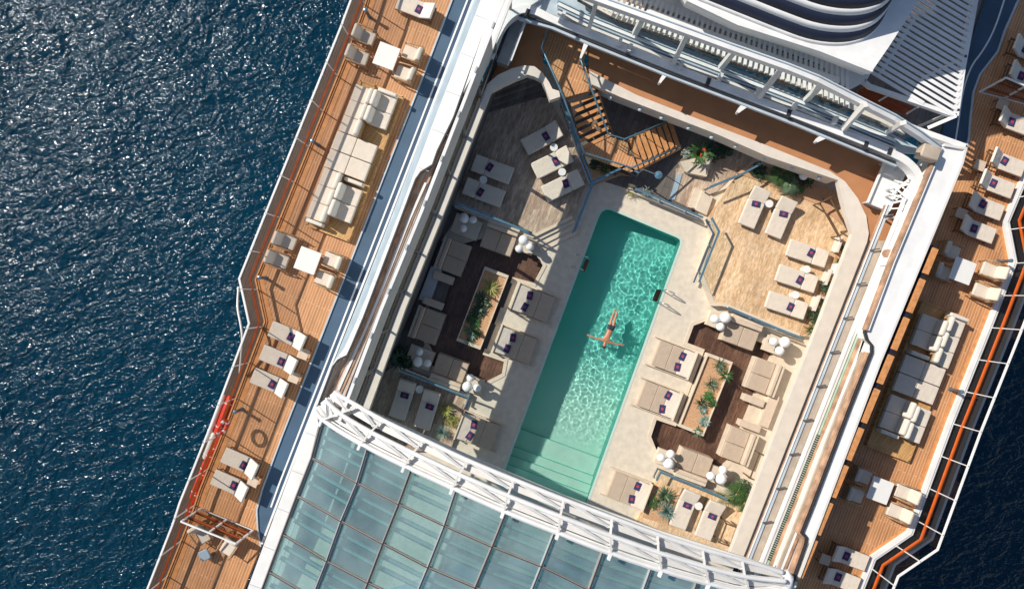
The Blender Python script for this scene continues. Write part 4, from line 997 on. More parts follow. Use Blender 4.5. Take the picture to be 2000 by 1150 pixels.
# round side tables
def rtable():
    t = empty('side_table', 'x', 'side table')
    MB().lathe([(.02, .40), (.172, .40), (.178, .41), (.178, .43), (.172, .44), (.02, .44)], 28).build('table_top', 'tabletop', t)
    MB().lathe([(.03, .02), (.03, .40)], 10).build('stem', 'offwhite', t); MB().lathe([(.13, 0), (.13, .015), (.03, .03)], 18).build('base', 'offwhite', t); return t
RT = Kind(rtable())
for x, y, z, lb in ((1082, 288, .34, 'upper of the two white round tables between the loungers under the staircase'), (1098, 336, .34, 'lower of the two white round tables between the loungers under the staircase'),
                    (944, 351, .34, 'shaded round table between the two port terrace loungers'), (1503, 398, .34, 'white round table between the two loungers under the palm'),
                    (1576, 526, .34, 'white round table between the upper and middle loungers of the starboard row'), (1554, 576, .34, 'white round table between the middle and lower loungers of the starboard row'),
                    (819, 760, .2, 'shaded round table between the two loungers by the port wall'), (1365, 988, .2, 'white round table between the two loungers near the lattice roof')):
    RT(P(x, y, z + .44) - UP * .44, 0, lb, 'round white side tables')
# stubby partition posts along starboard planter
for x, y, lb in ((1633, 479, 'upper'), (1611, 542, 'middle'), (1589, 592, 'lower')):
    t = tag(MB().box((0, 0, .2), (.10, .75, .4)).box((-.05, 0, .05), (.2, .7, .1)).build('partition', 'cream', None, .008), f'{lb} of the three low cream partitions behind the starboard row of loungers', 'partition'); t.location = P(x, y, .34); t.rotation_euler = (0, 0, A0)
bx = tag(MB().box((0, 0, .25), (.42, .5, .5)).box((0, 0, .52), (.28, .36, .04)).build('equipment_box', 'white', None, .01), 'white equipment box with grey lid beside the starboard ledge planting', 'box'); bx.location = P(1630, 528, .34); bx.rotation_euler = (0, 0, A0)

# ---- deck furniture
def dlounger():
    t = empty('deck_lounger', 'x', 'sun lounger'); L, W = 1.82, .72
    MB().bar((-L / 2, W / 2 - .03, .26), (L / 2 - .1, W / 2 - .03, .26), .05, .06).bar((-L / 2, -W / 2 + .03, .26), (L / 2 - .1, -W / 2 + .03, .26), .05, .06).bar((-L / 2 + .02, -W / 2, .26), (-L / 2 + .02, W / 2, .26), .05, .06).bar((L / 2 - .12, -W / 2, .26), (L / 2 - .12, W / 2, .26), .05, .06).build('frame', 'bronze', t)
    for x in (-L / 2 + .12, L / 2 - .2):
        for y in (-W / 2 + .03, W / 2 - .03): MB().bar((x, y, 0), (x, y, .26), .045, .045).build('leg', 'bronze', t)
    MB().box((-.31, 0, .345), (1.2, W, .11)).build('seat_cushion', 'cushion', t, .03, 3)
    b = MB().box((.34, 0, .0), (.70, W, .11)).build('back_cushion', 'cushion_w', t, .03, 3); b.location = (.27, 0, .36); b.rotation_euler = (0, -R(36), 0)
    MB().bar((.66, -.33, .27), (.66, .33, .27), .03, .03).build('back_strut', 'bronze', t)
    towel(t, (.13, 0, .43), (.28, .36))
    return t
DL = Kind(dlounger())
def dl(x, y, dx, dy, lb): return DL(P(x, y, ZT + .35) - UP * .35, ang(dx, dy), lb, 'framed sun loungers on the teak side decks')
dl(565, 656, 355, 148, 'deck lounger topmost of the three on the port deck, crossed by rail shadows')
dl(548, 702, 355, 148, 'deck lounger in the middle of the three on the port deck')
dl(530, 747, 355, 148, 'deck lounger lowest of the three on the port deck, above the lifebuoy')
dl(473, 903, 340, 150, 'upper of the two deck loungers below the lifebuoy on the port deck')
dl(453, 946, 340, 150, 'lower of the two deck loungers below the lifebuoy on the port deck')
dl(814, 17, 340, 130, 'deck lounger cut by the top edge of the picture on the port deck')
R_ = (-.94, -.36)
dl(1978, 239, *R_, 'sunlit deck lounger near the glass gate at the top of the starboard deck')
dl(1962, 318, *R_, 'sunlit deck lounger striped by slat shadows beside the starboard deck, second below the glass gate')
dl(1941, 360, *R_, 'sunlit deck lounger just above the shaded pair on the starboard deck')
dl(1920, 403, *R_, 'half shaded deck lounger, upper of the pair on the starboard deck')
dl(1904, 448, *R_, 'half shaded deck lounger, lower of the pair on the starboard deck above the dining chairs')
dl(1656, 1086, *R_, 'half shaded deck lounger, upper of the pair at the bottom of the starboard deck')
dl(1639, 1129, *R_, 'half shaded deck lounger, lower of the pair at the bottom edge of the starboard deck')
dl(1998, 150, *R_, 'shaded deck lounger just above the glass gate of the starboard deck')
dl(2005, 100, *R_, 'shaded deck lounger nearest the top right corner of the picture')
def stable():
    t = empty('deck_table', 'x', 'side table'); MB().box((0, 0, .40), (.46, .46, .035)).build('table_top', 'sofa_b', t, .006)
    for x in (-.2, .2):
        for y in (-.2, .2): MB().bar((x, y, 0), (x, y, .385), .035, .035).build('leg', 'bronze', t)
    return t
ST = Kind(stable())
for x, y, lb in ((592, 691, 'small square table between the upper and middle port deck loungers'), (574, 737, 'small square table between the middle and lower port deck loungers'), (494, 940, 'small square table between the two port loungers below the lifebuoy'),
                 (1914, 323, 'small square table between the two sunlit starboard deck loungers'), (1878, 417, 'small square table in the shade between the pair of starboard deck loungers'), (1612, 1092, 'small square table between the two loungers at the bottom of the starboard deck'), (1958, 205, 'small square table in the shade below the starboard glass gate')):
    ST(P(x, y, ZT + .4) - UP * .4, A0, lb, 'small square deck tables')
def armchair():
    t = empty('armchair', 'x', 'armchair')
    MB().box((.06, 0, .36), (.62, .56, .14)).build('seat_cushion', 'cushion', t, .045, 3)
    b = MB().box((0, 0, .24), (.17, .56, .52)).build('back_cushion', 'cushion', t, .06, 3); b.location = (-.25, 0, .40); b.rotation_euler = (0, -R(22), 0)
    for s in (-1, 1):
        MB().tube([(-.48, s * .34, .66), (-.2, s * .35, .64), (.15, s * .335, .60), (.42, s * .32, .56)], [.022, .035, .035, .025], 8).build('armrest', 'frame', t, smooth=True)
        MB().bar((.38, s * .32, 0), (.38, s * .32, .56), .04, .04).build('leg', 'frame', t); MB().bar((-.40, s * .32, 0), (-.44, s * .33, .66), .04, .04).build('leg', 'frame', t)
    mb = MB()
    for k in range(5): mb.bar((-.46, -.32, .34 + k * .08), (-.46, .32, .34 + k * .08), .02, .03)
    mb.bar((-.46, -.32, .26), (-.46, -.32, .70), .03, .04).bar((-.46, .32, .26), (-.46, .32, .70), .03, .04).build('back_frame', 'frame', t)
    MB().bar((-.42, -.33, .26), (-.42, .33, .26), .04, .05).bar((.36, -.33, .26), (.36, .33, .26), .04, .05).bar((-.44, -.3, .26), (.38, -.3, .26), .04, .05).bar((-.44, .3, .26), (.38, .3, .26), .04, .05).build('seat_frame', 'frame', t)
    return t
AC = Kind(armchair())
def ac(x, y, dx, dy, lb): return AC(P(x, y, ZT + .4) - UP * .4, ang(dx, dy), lb, 'wooden armchairs on the teak side decks', 1.04)
F1 = (.938, .36); F2 = (-.938, -.36)
ac(715, 73, *F1, 'upper of the two grey-shaded armchairs facing the topmost white table on the port deck'); ac(702, 112, *F1, 'lower of the two grey-shaded armchairs facing the topmost white table on the port deck')
ac(804, 105, *F2, 'upper of the two sunlit armchairs at the topmost white table on the port deck'); ac(789, 144, *F2, 'lower of the two sunlit armchairs at the topmost white table on the port deck')
ac(561, 472, *F1, 'upper rail-side armchair at the white table below the port sofa island'); ac(546, 508, *F1, 'lower rail-side armchair at the white table below the port sofa island')
ac(649, 508, *F2, 'upper of the two sunlit armchairs at the white table below the port sofa island'); ac(634, 545, *F2, 'lower of the two sunlit armchairs at the white table below the port sofa island')
ac(1857, 491, *F1, 'upper of the two shaded armchairs at the white table above the starboard sofa island'); ac(1841, 532, *F1, 'lower of the two shaded armchairs at the white table above the starboard sofa island')
ac(1934, 528, *F2, 'upper of the two sunlit armchairs at the white table above the starboard sofa island'); ac(1918, 569, *F2, 'lower of the two sunlit armchairs at the white table above the starboard sofa island')
ac(1684, 929, *F1, 'upper of the two shaded armchairs at the white table below the starboard sofa island'); ac(1669, 965, *F1, 'lower of the two shaded armchairs at the white table below the starboard sofa island')
ac(1765, 961, *F2, 'upper of the two sunlit armchairs at the white table below the starboard sofa island'); ac(1750, 998, *F2, 'lower of the two sunlit armchairs at the white table below the starboard sofa island')
ac(396, 1042, .5, .86, 'armchair right under the glass gate at the bottom of the port deck'); ac(448, 1066, -.55, .83, 'cream armchair under the right half of the glass gate on the port deck')
def dtable():
    t = empty('dining_table', 'x', 'table'); MB().box((0, 0, .70), (.96, 1.02, .05)).build('table_top', 'tabletop', t, .012)
    MB().box((0, 0, .64), (.84, .9, .06)).build('apron', 'offwhite', t)
    for x in (-.4, .4):
        for y in (-.43, .43): MB().bar((x, y, 0), (x, y, .66), .06, .06).build('leg', 'offwhite', t)
    return t
DT = Kind(dtable())
for x, y, lb in ((755, 110, 'white square table between four armchairs near the top of the port deck'), (601, 509, 'white square table between four armchairs below the port sofa island'),
                 (1880, 529, 'half shaded white table between four armchairs above the starboard sofa island'), (1719, 957, 'half shaded white table between four armchairs below the starboard sofa island')):
    DT(P(x, y, ZT + .7) - UP * .7, A0, lb, 'white square dining tables')
ot = empty('footstool', 'grey square footstool at the bottom of the port deck', 'footstool', None, P(407, 1077, ZT), R(25)); MB().box((0, 0, .36), (.46, .46, .1)).build('cushion', 'bluegray', ot, .03)
for x in (-.2, .2):
    for y in (-.2, .2): MB().bar((x, y, 0), (x, y, .32), .03, .03).build('leg', 'bronze', ot)

# ---- sofa islands
def island(c0, ax_px, side, label):
    """origin: upper outboard corner of the teak platform; local x inboard->, local y down the ship"""
    t = empty('teak_platform', label, 'platform')
    o = P(*c0, ZT); d = Vector((ax_px[0], -ax_px[1])).normalized(); rz = math.atan2(d.y, d.x) + math.pi / 2   # local -y runs down the ship
    t.location = o; t.rotation_euler = (0, 0, rz)
    MB().box((1.02, -3.4, .11), (2.05, 6.95, .22)).build('deck_boards', 'teak_gold', t, .012)
    mb = MB()
    for a, b in (((0, .05), (2.05, .05)), ((0, -6.85), (2.05, -6.85)), ((.03, .05), (.03, -6.85)), ((2.02, .05), (2.02, -6.85))): mb.bar((*a, .24), (*b, .24), .08, .03)
    mb.build('edge_board', 'teak_gold', t)
    root = t.matrix_basis if False else Matrix.Translation(o) @ Matrix.Rotation(rz, 4, 'Z')
    def W_(x, y, z): return root @ Vector((x, y, z))
    # seats: x centre, y centre, facing (+1 inboard, -1 outboard)
    out = []
    def seat(x, y, face, w, flat_, lb, d_=.92):
        s = empty('sofa_module' if not flat_ else 'flat_daybed_module', lb, 'sofa' if not flat_ else 'daybed', 'cushioned modules of the ' + side + ' sofa island', W_(x, y, .22), rz + (0 if face > 0 else math.pi))
        MB().box((0, 0, .07), (d_ - .06, w - .06, .14)).build('base', 'frame', s)
        MB().box((0, 0, .235), (d_, w - .012, .19)).build('seat_cushion', 'cushion', s, .03, 3)
        if not flat_:
            b = MB().box((0, 0, .24), (.24, w - .03, .50)).build('back_cushion', 'cushion_w', s, .10, 4); b.location = (-d_ / 2 + .14, 0, .32); b.rotation_euler = (0, -R(14), 0)
            MB().box((-d_ / 2 - .02, 0, .3), (.05, w - .04, .5)).build('back_frame', 'frame', s, .01)
    def arm(x, y, lb, w=.86):
        a = tag(MB().box((0, 0, .3), (w, .17, .46)).build('arm_bolster', 'cushion_w', None, .05, 3), lb, 'bolster', 'arm bolsters of the ' + side + ' sofa island'); a.location = W_(x, y, .22); a.rotation_euler = (0, 0, rz)
    w = .735; nth = ['first', 'second', 'third', 'fourth', 'fifth', 'sixth']
    s1, s2 = (3, 2) if side == 'port' else (2, 3)
    xo, xi = (.42, 1.44) if side == 'port' else (.50, 1.52)
    y = -.56
    offo = -.03 if side == 'port' else -.30
    for k in range(3 if side == 'port' else 2): seat(xo, y + offo - k * w, -1, w, 0, f'{nth[k]} cushion seat from the top on the outer side of the {side} sofa island' if side == 'port' else f'{nth[k]} shaded cushion seat from the top on the inner side of the starboard sofa island')
    for k in range(2 if side == 'port' else 3): seat(xi, y - .02 - k * w, 1, w, 0, f'{nth[k]} cushion seat from the top on the inner side of the {side} sofa island' if side == 'port' else f'{nth[k]} sunlit cushion seat from the top on the outer side of the starboard sofa island')
    for i, x in enumerate((xo - .02, xo + .94)):
        for j, yy in enumerate((-2.87, -3.73)):
            seat(x, yy, 1, .84, 1, f'flat square cushion in the middle of the {side} sofa island, {"upper" if not j else "lower"} {"left" if not i else "right"} of four', .94)
    yb = -4.56 if side == 'port' else -4.72
    for k in range(3 if side == 'port' else 2): seat(xo, yb - k * .78, -1, .78, 0, f'{nth[k]} cushion seat below the flat cushions on the {"outer" if side == "port" else "inner"} side of the {side} sofa island')
    for k in range(2): seat(xi, yb - .38 - k * .78 + (0 if side == 'port' else .3), 1, .78, 0, f'{nth[k]} cushion seat below the flat cushions on the {"inner" if side == "port" else "outer"} side of the {side} sofa island')
    arm(xi, -.12, f'cream bolster at the top end of the {side} sofa island')
    arm(xo if side != 'port' else xi, -2.30 if side == 'starboard' else -4.33, f'cream bolster beside the flat cushions of the {side} sofa island')
    arm(xo, -6.62 if side == 'port' else -6.02, f'cream bolster at the bottom end of the {side} sofa island')
island((706, 163), (-.355, .935), 'port', 'yellowish teak platform carrying the cushioned sofa island on the port deck')
island((1794, 590), (-.36, .933), 'starboard', 'yellowish teak platform carrying the cushioned sofa island on the starboard deck')

# ---- bollard lights, lifebuoy, rescue gear
def boll():
    t = empty('bollard_light', 'x', 'bollard light'); MB().lathe([(.07, 0), (.07, .72)], 14).build('post', 'darkgray', t); MB().lathe([(.085, .72), (.085, .80), (.03, .815)], 14).build('cap', 'bluesteel', t)
    MB().lathe([(.11, 0), (.11, .02)], 14).build('base', 'steel', t); return t
BL = Kind(boll())
for x, y, lb in ((714, 19, 'blue capped bollard light at the deck corner near the top of the port deck'), (610, 275, 'blue capped bollard light beside the port sofa island'), (506, 542, 'blue capped bollard light at the deck corner beside the port armchairs'), (458, 805, 'blue capped bollard light beside the lifebuoy'),
                 (1880, 765, 'bollard light beside the starboard sofa island near the orange handrail'), (1976, 509, 'bollard light at the starboard deck corner by the sunlit armchairs')):
    BL(P(x, y, ZT + .8) - UP * .8, 0, lb, 'bollard lights along the deck edges')
lb_ = empty('lifebuoy', 'red and white lifebuoy hanging on the port rail above the deck loungers', 'lifebuoy'); lc = P(435, 834, ZT + 1.15)
nb = Vector((-.92, -.30, .22)).normalized(); nb = Vector((.934, -.358, .12)).normalized()
MB().torus(lc, .31, .07, nb, 0, 6.2832, 28, 8).build('ring', 'lifered', lb_, smooth=True)
for k in range(4):
    MB().torus(lc, .31, .076, nb, k * 1.5708 + .5, k * 1.5708 + .85, 5, 8).build('white_band', 'white', lb_, smooth=True)
# red rescue cylinders on the lower deck seen through the windscreen
rz_ = AX
for i, (x, y, ln, r, m_, lb) in enumerate(((432, 808, 1.9, .2, 'lifered', 'red rescue canister uppermost on the lower port deck outside the windscreen'), (418, 858, 1.2, .17, 'lifered', 'short red rescue canister second from the top on the lower port deck'),
        (398, 905, 1.5, .2, 'lifered', 'red rescue canister third from the top on the lower port deck'), (384, 935, 1.9, .18, 'lifered', 'red rescue canister fourth from the top on the lower port deck'), (370, 978, 1.3, .17, 'lifered', 'red rescue canister lowest on the lower port deck beside the glass gate'),
        (414, 812, 2.2, .12, 'offwhite', 'grey-white canister beside the uppermost red canister'), (403, 868, 1.3, .14, 'offwhite', 'grey-white canister in the middle of the red ones'))):
    t = empty('rescue_canister', lb, 'canister', 'rescue gear outside the port windscreen', P(x + 7, y + 2, .2), rz_)
    MB().tube([(-ln / 2, 0, 0), (-ln / 2 + .08, 0, 0), (ln / 2 - .08, 0, 0), (ln / 2, 0, 0)], [r * .7, r, r, r * .7], 14).build('shell', m_, t, smooth=False, bevel=.01)
    for u in (-.3, .3): MB().tube([(u * ln - .02, 0, 0), (u * ln + .02, 0, 0)], r + .012, 14).build('strap', 'white', t)
    MB().box((0, 0, -r - .5), (ln * .8, .25, .9)).build('cradle', 'darkgray', t)
# slim curved davit outside the port rail
dv = tag(MB().tube(smoothline([P(466, 560, 1.4), P(463, 600, 1.6), P(470, 632, 1.8), P(474, 660, 1.8), P(468, 730, 1.2)]), .05, 8).build('davit_arm', 'offwhite', smooth=True), 'slim curved pale davit arm hanging outside the port rail at the deck corner', 'davit')

# ---- ladders
def ladder():
    t = empty('pool_ladder', 'x', 'ladder')
    for s in (-.3, .3):
        MB().tube(smoothline([(-.45, s, 0), (-.45, s, .55), (-.3, s, .78), (0, s, .72), (.10, s, .5), (.12, s, -.9)]), .022, 8).build('rail', 'steel', t, smooth=True)
        MB().lathe([(.05, 0), (.05, .02), (.02, .03)], 10, (-.45, s, 0)).build('flange', 'steel', t)
    for z in (-.12, -.4, -.68): MB().box((.14, 0, z), (.14, .56, .03)).build('tread', 'handrail', t)
    return t
LD = Kind(ladder())
LD(P(1139, 516, 0), R(-21), 'shaded pool ladder on the port side of the pool', 'pool ladders'); LD(P(1291, 579, 0), R(-21) + math.pi, 'sunlit pool ladder with brown steps on the starboard side of the pool', 'pool ladders')

# ================================================================= PLANTS
def blade(mb, base, az, el, ln, w, droop=.5, segs=4, fold=.15):
    d = Vector((math.cos(az) * math.cos(el), math.sin(az) * math.cos(el), math.sin(el))); side = Vector((-math.sin(az), math.cos(az), 0)); p = Vector(base); vs = []; fs = []
    for i in range(segs + 1):
        t = i / segs; ww = w * (1 - t) ** .7 * (.75 + .9 * t * (1 - t)); c = p + d * ln * t - UP * droop * ln * t * t
        if i == segs: vs.append(c)
        else: vs += [c - side * ww + UP * ww * fold, c, c + side * ww + UP * ww * fold]
    for i in range(segs - 1):
        a = i * 3; fs += [(a, a + 1, a + 4, a + 3), (a + 1, a + 2, a + 5, a + 4)]
    a = (segs - 1) * 3; fs += [(a, a + 1, a + 3), (a + 1, a + 2, a + 3)]
    mb.add(vs, fs)
def agave(loc, r, label, m='agave', n=34, w=.05, up=.5, name='agave', cat='plant', core=None, droop=.35, group=None):
    t = empty(name, label, cat, group, loc, random.uniform(0, 6)); mb = MB()
    for i in range(n):
        az = i * 2.39996 + random.uniform(-.2, .2); f = i / n; el = R(random.uniform(8, 25) + 65 * f ** 1.3 * up * 1.6)
        blade(mb, (0, 0, .06), az, el, r * random.uniform(.85, 1.1), w * random.uniform(.8, 1.2), droop)
    mb.build('leaves', m, t)
    MB().lathe([(.05, -.05), (.06, .08), (.02, .14)], 8).build('stem', 'frame', t)
    return t
def bush(loc, r, label, m='leaf_d', n=160, lw=.05, ll=.16, name='bush', flat_=.6, group=None, flowers=0):
    t = empty(name, label, 'plant', group, loc); mb = MB()
    for i in range(n):
        v = Vector((random.gauss(0, 1), random.gauss(0, 1), random.gauss(0, 1))).normalized() * r * random.random() ** .4; v.z = abs(v.z) * flat_ + .05
        blade(mb, v, random.uniform(0, 6.28), R(random.uniform(-10, 60)), ll * random.uniform(.7, 1.4), lw * random.uniform(.6, 1.3), .3, 3)
    mb.build('leaves', m, t); mb = MB()
    for i in range(5): a = i * 1.25; mb.tube([(0, 0, 0), (math.cos(a) * r * .5, math.sin(a) * r * .5, r * flat_ * .7)], [.015, .006], 5)
    mb.build('stems', 'frame', t)
    return t
def palm(loc, r, label, m='leaf', n=14, name='palm'):
    t = empty(name, label, 'palm', None, loc); mb = MB()
    for i in range(n):
        az = i * 2.4 + random.uniform(-.3, .3); el = R(random.uniform(20, 60)); d = Vector((math.cos(az) * math.cos(el), math.sin(az) * math.cos(el), math.sin(el))); side = Vector((-math.sin(az), math.cos(az), 0)); L = r * random.uniform(.8, 1.15)
        pts = [d * L * u - UP * L * .75 * u * u + UP * .5 for u in [k / 12 for k in range(13)]]; mb.tube(pts, [.016 * (1 - k / 14) for k in range(13)], 4)
        for k in range(2, 13):
            for s in (-1, 1):
                a2 = math.atan2((d.xy * .8 + side.xy * s).y, (d.xy * .8 + side.xy * s).x); blade(mb, pts[k], a2, R(-5), r * .42 * math.sin(math.pi * (k + 1) / 15) + .08, .013, .25, 3)
    mb.build('fronds', m, t); MB().tube([(0, 0, 0), (.02, .01, .3), (0, 0, .55)], [.07, .06, .05], 8).build('trunk', 'frame', t); return t
def broad(loc, r, label, m='leaf', n=12, flowers=3):
    t = empty('broad_leaved_plant', label, 'plant', None, loc); mb = MB()
    for i in range(n):
        az = i * 2.4; el = R(random.uniform(25, 60)); s = Vector((math.cos(az), math.sin(az), 0)); st = s * r * .25 + UP * .4; mb.tube([(0, 0, 0), st], [.015, .01], 5); blade(mb, st, az, el * .6, r * random.uniform(.6, .9), .09, .35, 5, .25)
    mb.build('leaves', m, t)
    for k in range(flowers):
        f = MB(); c = Vector((random.uniform(-.15, .2), random.uniform(-.25, .1), .75))
        for j in range(5): blade(f, c, random.uniform(0, 6.28), R(random.uniform(10, 60)), .12, .022, 0, 3)
        f.build('flower', 'flower', t)
    return t
def rock(loc, r, label):
    mb = MB(); n = 9
    pr = [(.02, 0)] + [(r * (.95 if i in (0,) else math.cos(i * .32)) * random.uniform(.85, 1.1), r * .75 * math.sin(i * .36)) for i in range(5)] + [(.02, r * .8)]
    o = mb.lathe(pr, n).build('rock', 'rock', None, .02); o.location = loc; o.scale = (1.2, .85, 1); o.rotation_euler = (0, 0, random.uniform(0, 3)); tag(o, label, 'rock', 'rocks among the plants'); return o
# long planters
def planter(pts, label):
    t = empty('planter', label, 'planter'); c = [P(x, y, .42) for x, y in pts]; cc = sum(c, Vector()) / 4; inn = [p + (cc - p).normalized() * .16 for p in c]
    MB().prism(c, .7, [inn]).build('planter_wall', 'stone', t, .008); MB().prism([Vector((p.x, p.y, .30)) for p in inn], .3).build('gravel', 'pebble', t); return t
planter([(947, 520), (994, 538), (938, 683), (891, 665)], 'long stone planter with orange gravel in the shaded port lounge')
planter([(1383, 689), (1432, 707), (1374, 852), (1326, 833)], 'long stone planter with orange gravel in the sunlit starboard lounge')
Z = .3
agave(P(958, 562, Z), .62, 'yellow-green striped agave at the top of the port planter', 'agave_y', 36, .032, .3)
agave(P(940, 583, Z), .5, 'dark agave second from the top of the port planter', 'leaf_d', 26, .05, .3)
agave(P(948, 594, Z), .34, 'small dark rosette beside the second agave of the port planter', 'leaf_d', 20, .04, .3)
bush(P(934, 607, Z), .27, 'dark leafy clump in the middle of the port planter', 'leaf_d', 110, .04, .2)
bush(P(923, 623, Z), .26, 'mid green leafy clump just above the bright green one in the port planter', 'leaf', 110, .035, .16)
bush(P(929, 630, Z), .2, 'bright green fine-leaved clump in the port planter', 'leaf_g', 140, .02, .08)
agave(P(919, 645, Z), .40, 'dark blue-green rosette in the lower half of the port planter', 'agave', 26, .05, .3)
bush(P(931, 648, Z), .2, 'grey-green leafy clump beside the lower rosette of the port planter', 'leaf', 70, .04, .14)
agave(P(921, 657, Z), .28, 'pale grey rosette near the foot of the port planter', 'agave_b', 22, .04, .3)
agave(P(917, 668, Z), .36, 'dark spiky plant at the foot of the port planter', 'leaf_d', 30, .02, .4)
agave(P(1404, 711, Z), .46, 'blue-green spiky plant at the top of the starboard planter', 'agave', 34, .025, .5)
agave(P(1403, 721, Z), .2, 'small pale grey rosette near the top of the starboard planter', 'agave_b', 16, .04, .3)
agave(P(1416, 733, Z), .48, 'mid green arching plant leaning over the edge of the starboard planter', 'leaf', 30, .03, .3)
agave(P(1388, 749, Z), .50, 'dark green spiky plant third from the top of the starboard planter', 'agave', 40, .022, .55)
bush(P(1382, 773, Z), .25, 'round bright green clump in the middle of the starboard planter', 'leaf_g', 200, .02, .09)
agave(P(1369, 786, Z), .44, 'dark spiky plant left of the green clump in the starboard planter', 'leaf_d', 34, .022, .5)
bush(P(1391, 788, Z), .2, 'low green leafy clump on the starboard side of the planter below the round clump', 'leaf', 80, .03, .12)
agave(P(1371, 800, Z), .26, 'small blue-grey rosette below the dark spiky plant of the starboard planter', 'agave_b', 22, .05, .3)
agave(P(1375, 822, Z), .36, 'blue-green rosette with broad leaves in the lower part of the starboard planter', 'agave_b', 26, .06, .3)
agave(P(1361, 843, Z), .33, 'blue-green rosette at the foot of the starboard planter', 'agave', 24, .055, .3)
# plants of the bottom corners
struct(slab('planting_bed', [(1272, 945), (1320, 960), (1305, 1025), (1255, 1010)], .22, .2, 'pebble')); struct(slab('planting_bed', [(860, 770), (905, 788), (885, 865), (840, 850)], .22, .2, 'trav_shaded'))
agave(P(1297, 966, .25), .62, 'dark green sword-leaved plant beside the large blue agave near the roof edge', 'agave', 46, .045, .5)
agave(P(1301, 996, .3), .60, 'large pale blue spiky agave near the lattice roof edge on the starboard side', 'agave_b', 120, .024, .75, droop=.2)
bush(P(1275, 982, .25), .26, 'small green leafy shrub between the daybed and the large blue agave', 'leaf', 60, .03, .2)
agave(P(872, 800, .25), .5, 'yellow-green sword-leaved plant beside the shaded loungers on the port side', 'agave_y', 36, .035, .5)
bush(P(882, 822, .25), .3, 'yellowish tufted plant above the blue-green tuft on the port side', 'agave_y', 110, .025, .2)
agave(P(864, 842, .3), .46, 'round blue-green tufted grass near the lattice roof edge on the port side', 'agave_b', 130, .016, .8, droop=.15)
palm(P(1430, 958, .2), .72, 'green palm at the lower starboard corner beside the sphere lamps'); palm(P(1446, 975, .2), .62, 'second green palm nearer the starboard ledge in the lower corner', 'leaf', 11)
bush(P(1452, 950, .2), .35, 'dark leafy shrub behind the two palms in the lower starboard corner', 'leaf_d', 150, .03, .14)
struct(slab('planting_bed', [(1575, 650), (1665, 470), (1640, 480), (1560, 655)], .36, .2, 'pebble'))
agave(P(1640, 484, .4), .3, 'small dark green plant topmost in the bed along the starboard ledge', 'leaf_d', 24, .03, .5); agave(P(1640, 510, .4), .34, 'bright green arching plant in the bed along the starboard ledge beside the topmost lounger', 'leaf', 28, .035, .3)
bush(P(1614, 562, .4), .36, 'leafy green shrub beside the middle lounger of the starboard row', 'leaf_d', 150, .025, .2); bush(P(1607, 592, .4), .2, 'small green clump beside the lower lounger of the starboard row', 'leaf', 70, .03, .14)
bush(P(1592, 617, .4), .42, 'dark leafy bush below the lower lounger of the starboard row', 'leaf_d', 190, .025, .2); agave(P(1583, 645, .4), .5, 'bright green arching plant at the corner of the starboard terrace', 'leaf', 40, .025, .4)
rock(P(1609, 583, .4), .13, 'small pale rock beside the small green clump of the starboard row')
struct(slab('planting_bed', [(1440, 338), (1470, 318), (1620, 370), (1645, 440), (1600, 400), (1530, 372)], .38, .2, 'pebble'))
palm(P(1516, 345, .4), .75, 'green palm above the pair of sunlit loungers on the starboard terrace', 'leaf', 16); palm(P(1533, 366, .4), .55, 'blue-green fan palm leaning over the right lounger of the pair', 'agave', 15)
bush(P(1480, 335, .4), .4, 'dark bushes left of the palm in the bed under the cream ledge', 'leaf_d', 200, .03, .15); bush(P(1570, 352, .4), .4, 'dark bushes right of the palm in the bed under the cream ledge', 'leaf_d', 180, .03, .15); bush(P(1545, 345, .4), .35, 'dark green bushes behind the fan palm', 'leaf_d', 140, .03, .14)
GL(P(1566, 345, .95), 0, 'single white sphere lamp among the dark bushes by the palm', 'white sphere lamps in clusters', .8)
bush(P(1562, 372, .4), .18, 'small fresh green clump beside the fan palm', 'leaf_g', 60, .03, .1)
# bed by the stairs
struct(slab('planting_bed', [(1155, 318), (1235, 345), (1215, 342), (1160, 362), (1140, 330)], .1, .1, 'pebble'))
agave(P(1178, 332, .1), .40, 'green spiky plant under the staircase landing', 'leaf', 34, .025, .5); bush(P(1160, 322, .1), .25, 'dark small shrub under the staircase landing', 'leaf_d', 80, .03, .14); bush(P(1200, 333, .1), .2, 'low dark shrub right of the spiky plant under the landing', 'leaf_d', 60, .03, .14)
bx2 = tag(slab('raised_planter', [(1328, 316), (1395, 300), (1380, 345), (1345, 338), (1338, 335)], .35, .35, 'stone'), 'low pale planter holding the broad leaved plant with orange flowers', 'planter')
broad(P(1362, 303, .35), .75, 'broad leaved tropical plant with orange flowers beside the lower stairs', 'leaf', 16)
bush(P(1385, 298, .1), .5, 'dark shaded bushes right of the broad leaved plant', 'leaf_d', 220, .04, .18); bush(P(1415, 292, .1), .4, 'dark shaded bushes under the edge of the cream ledge', 'leaf_d', 160, .04, .18); bush(P(1340, 300, .3), .25, 'pale grey leafy shrub left of the broad leaved plant', 'leaf_gray', 90, .03, .14)
bush(P(1262, 376, .28), .2, 'pale dry tufted plant on the low wall above the pool end', 'leaf_gray', 60, .02, .22); bush(P(1232, 378, .1), .18, 'thin dry grass tuft at the pool end beside the low wall', 'agave_y', 40, .012, .24)
broad(P(784, 700, .1), .6, 'dark broad leaved plant beside the sphere lamps on the shaded port side', 'leaf_d', 14, 0); bush(P(778, 690, .1), .4, 'dark leafy bush in the corner of the shaded port wall', 'leaf_d', 150, .05, .18); bush(P(803, 705, .1), .25, 'dark bush right next to the sphere lamps on the shaded port side', 'leaf_d', 100, .04, .16)
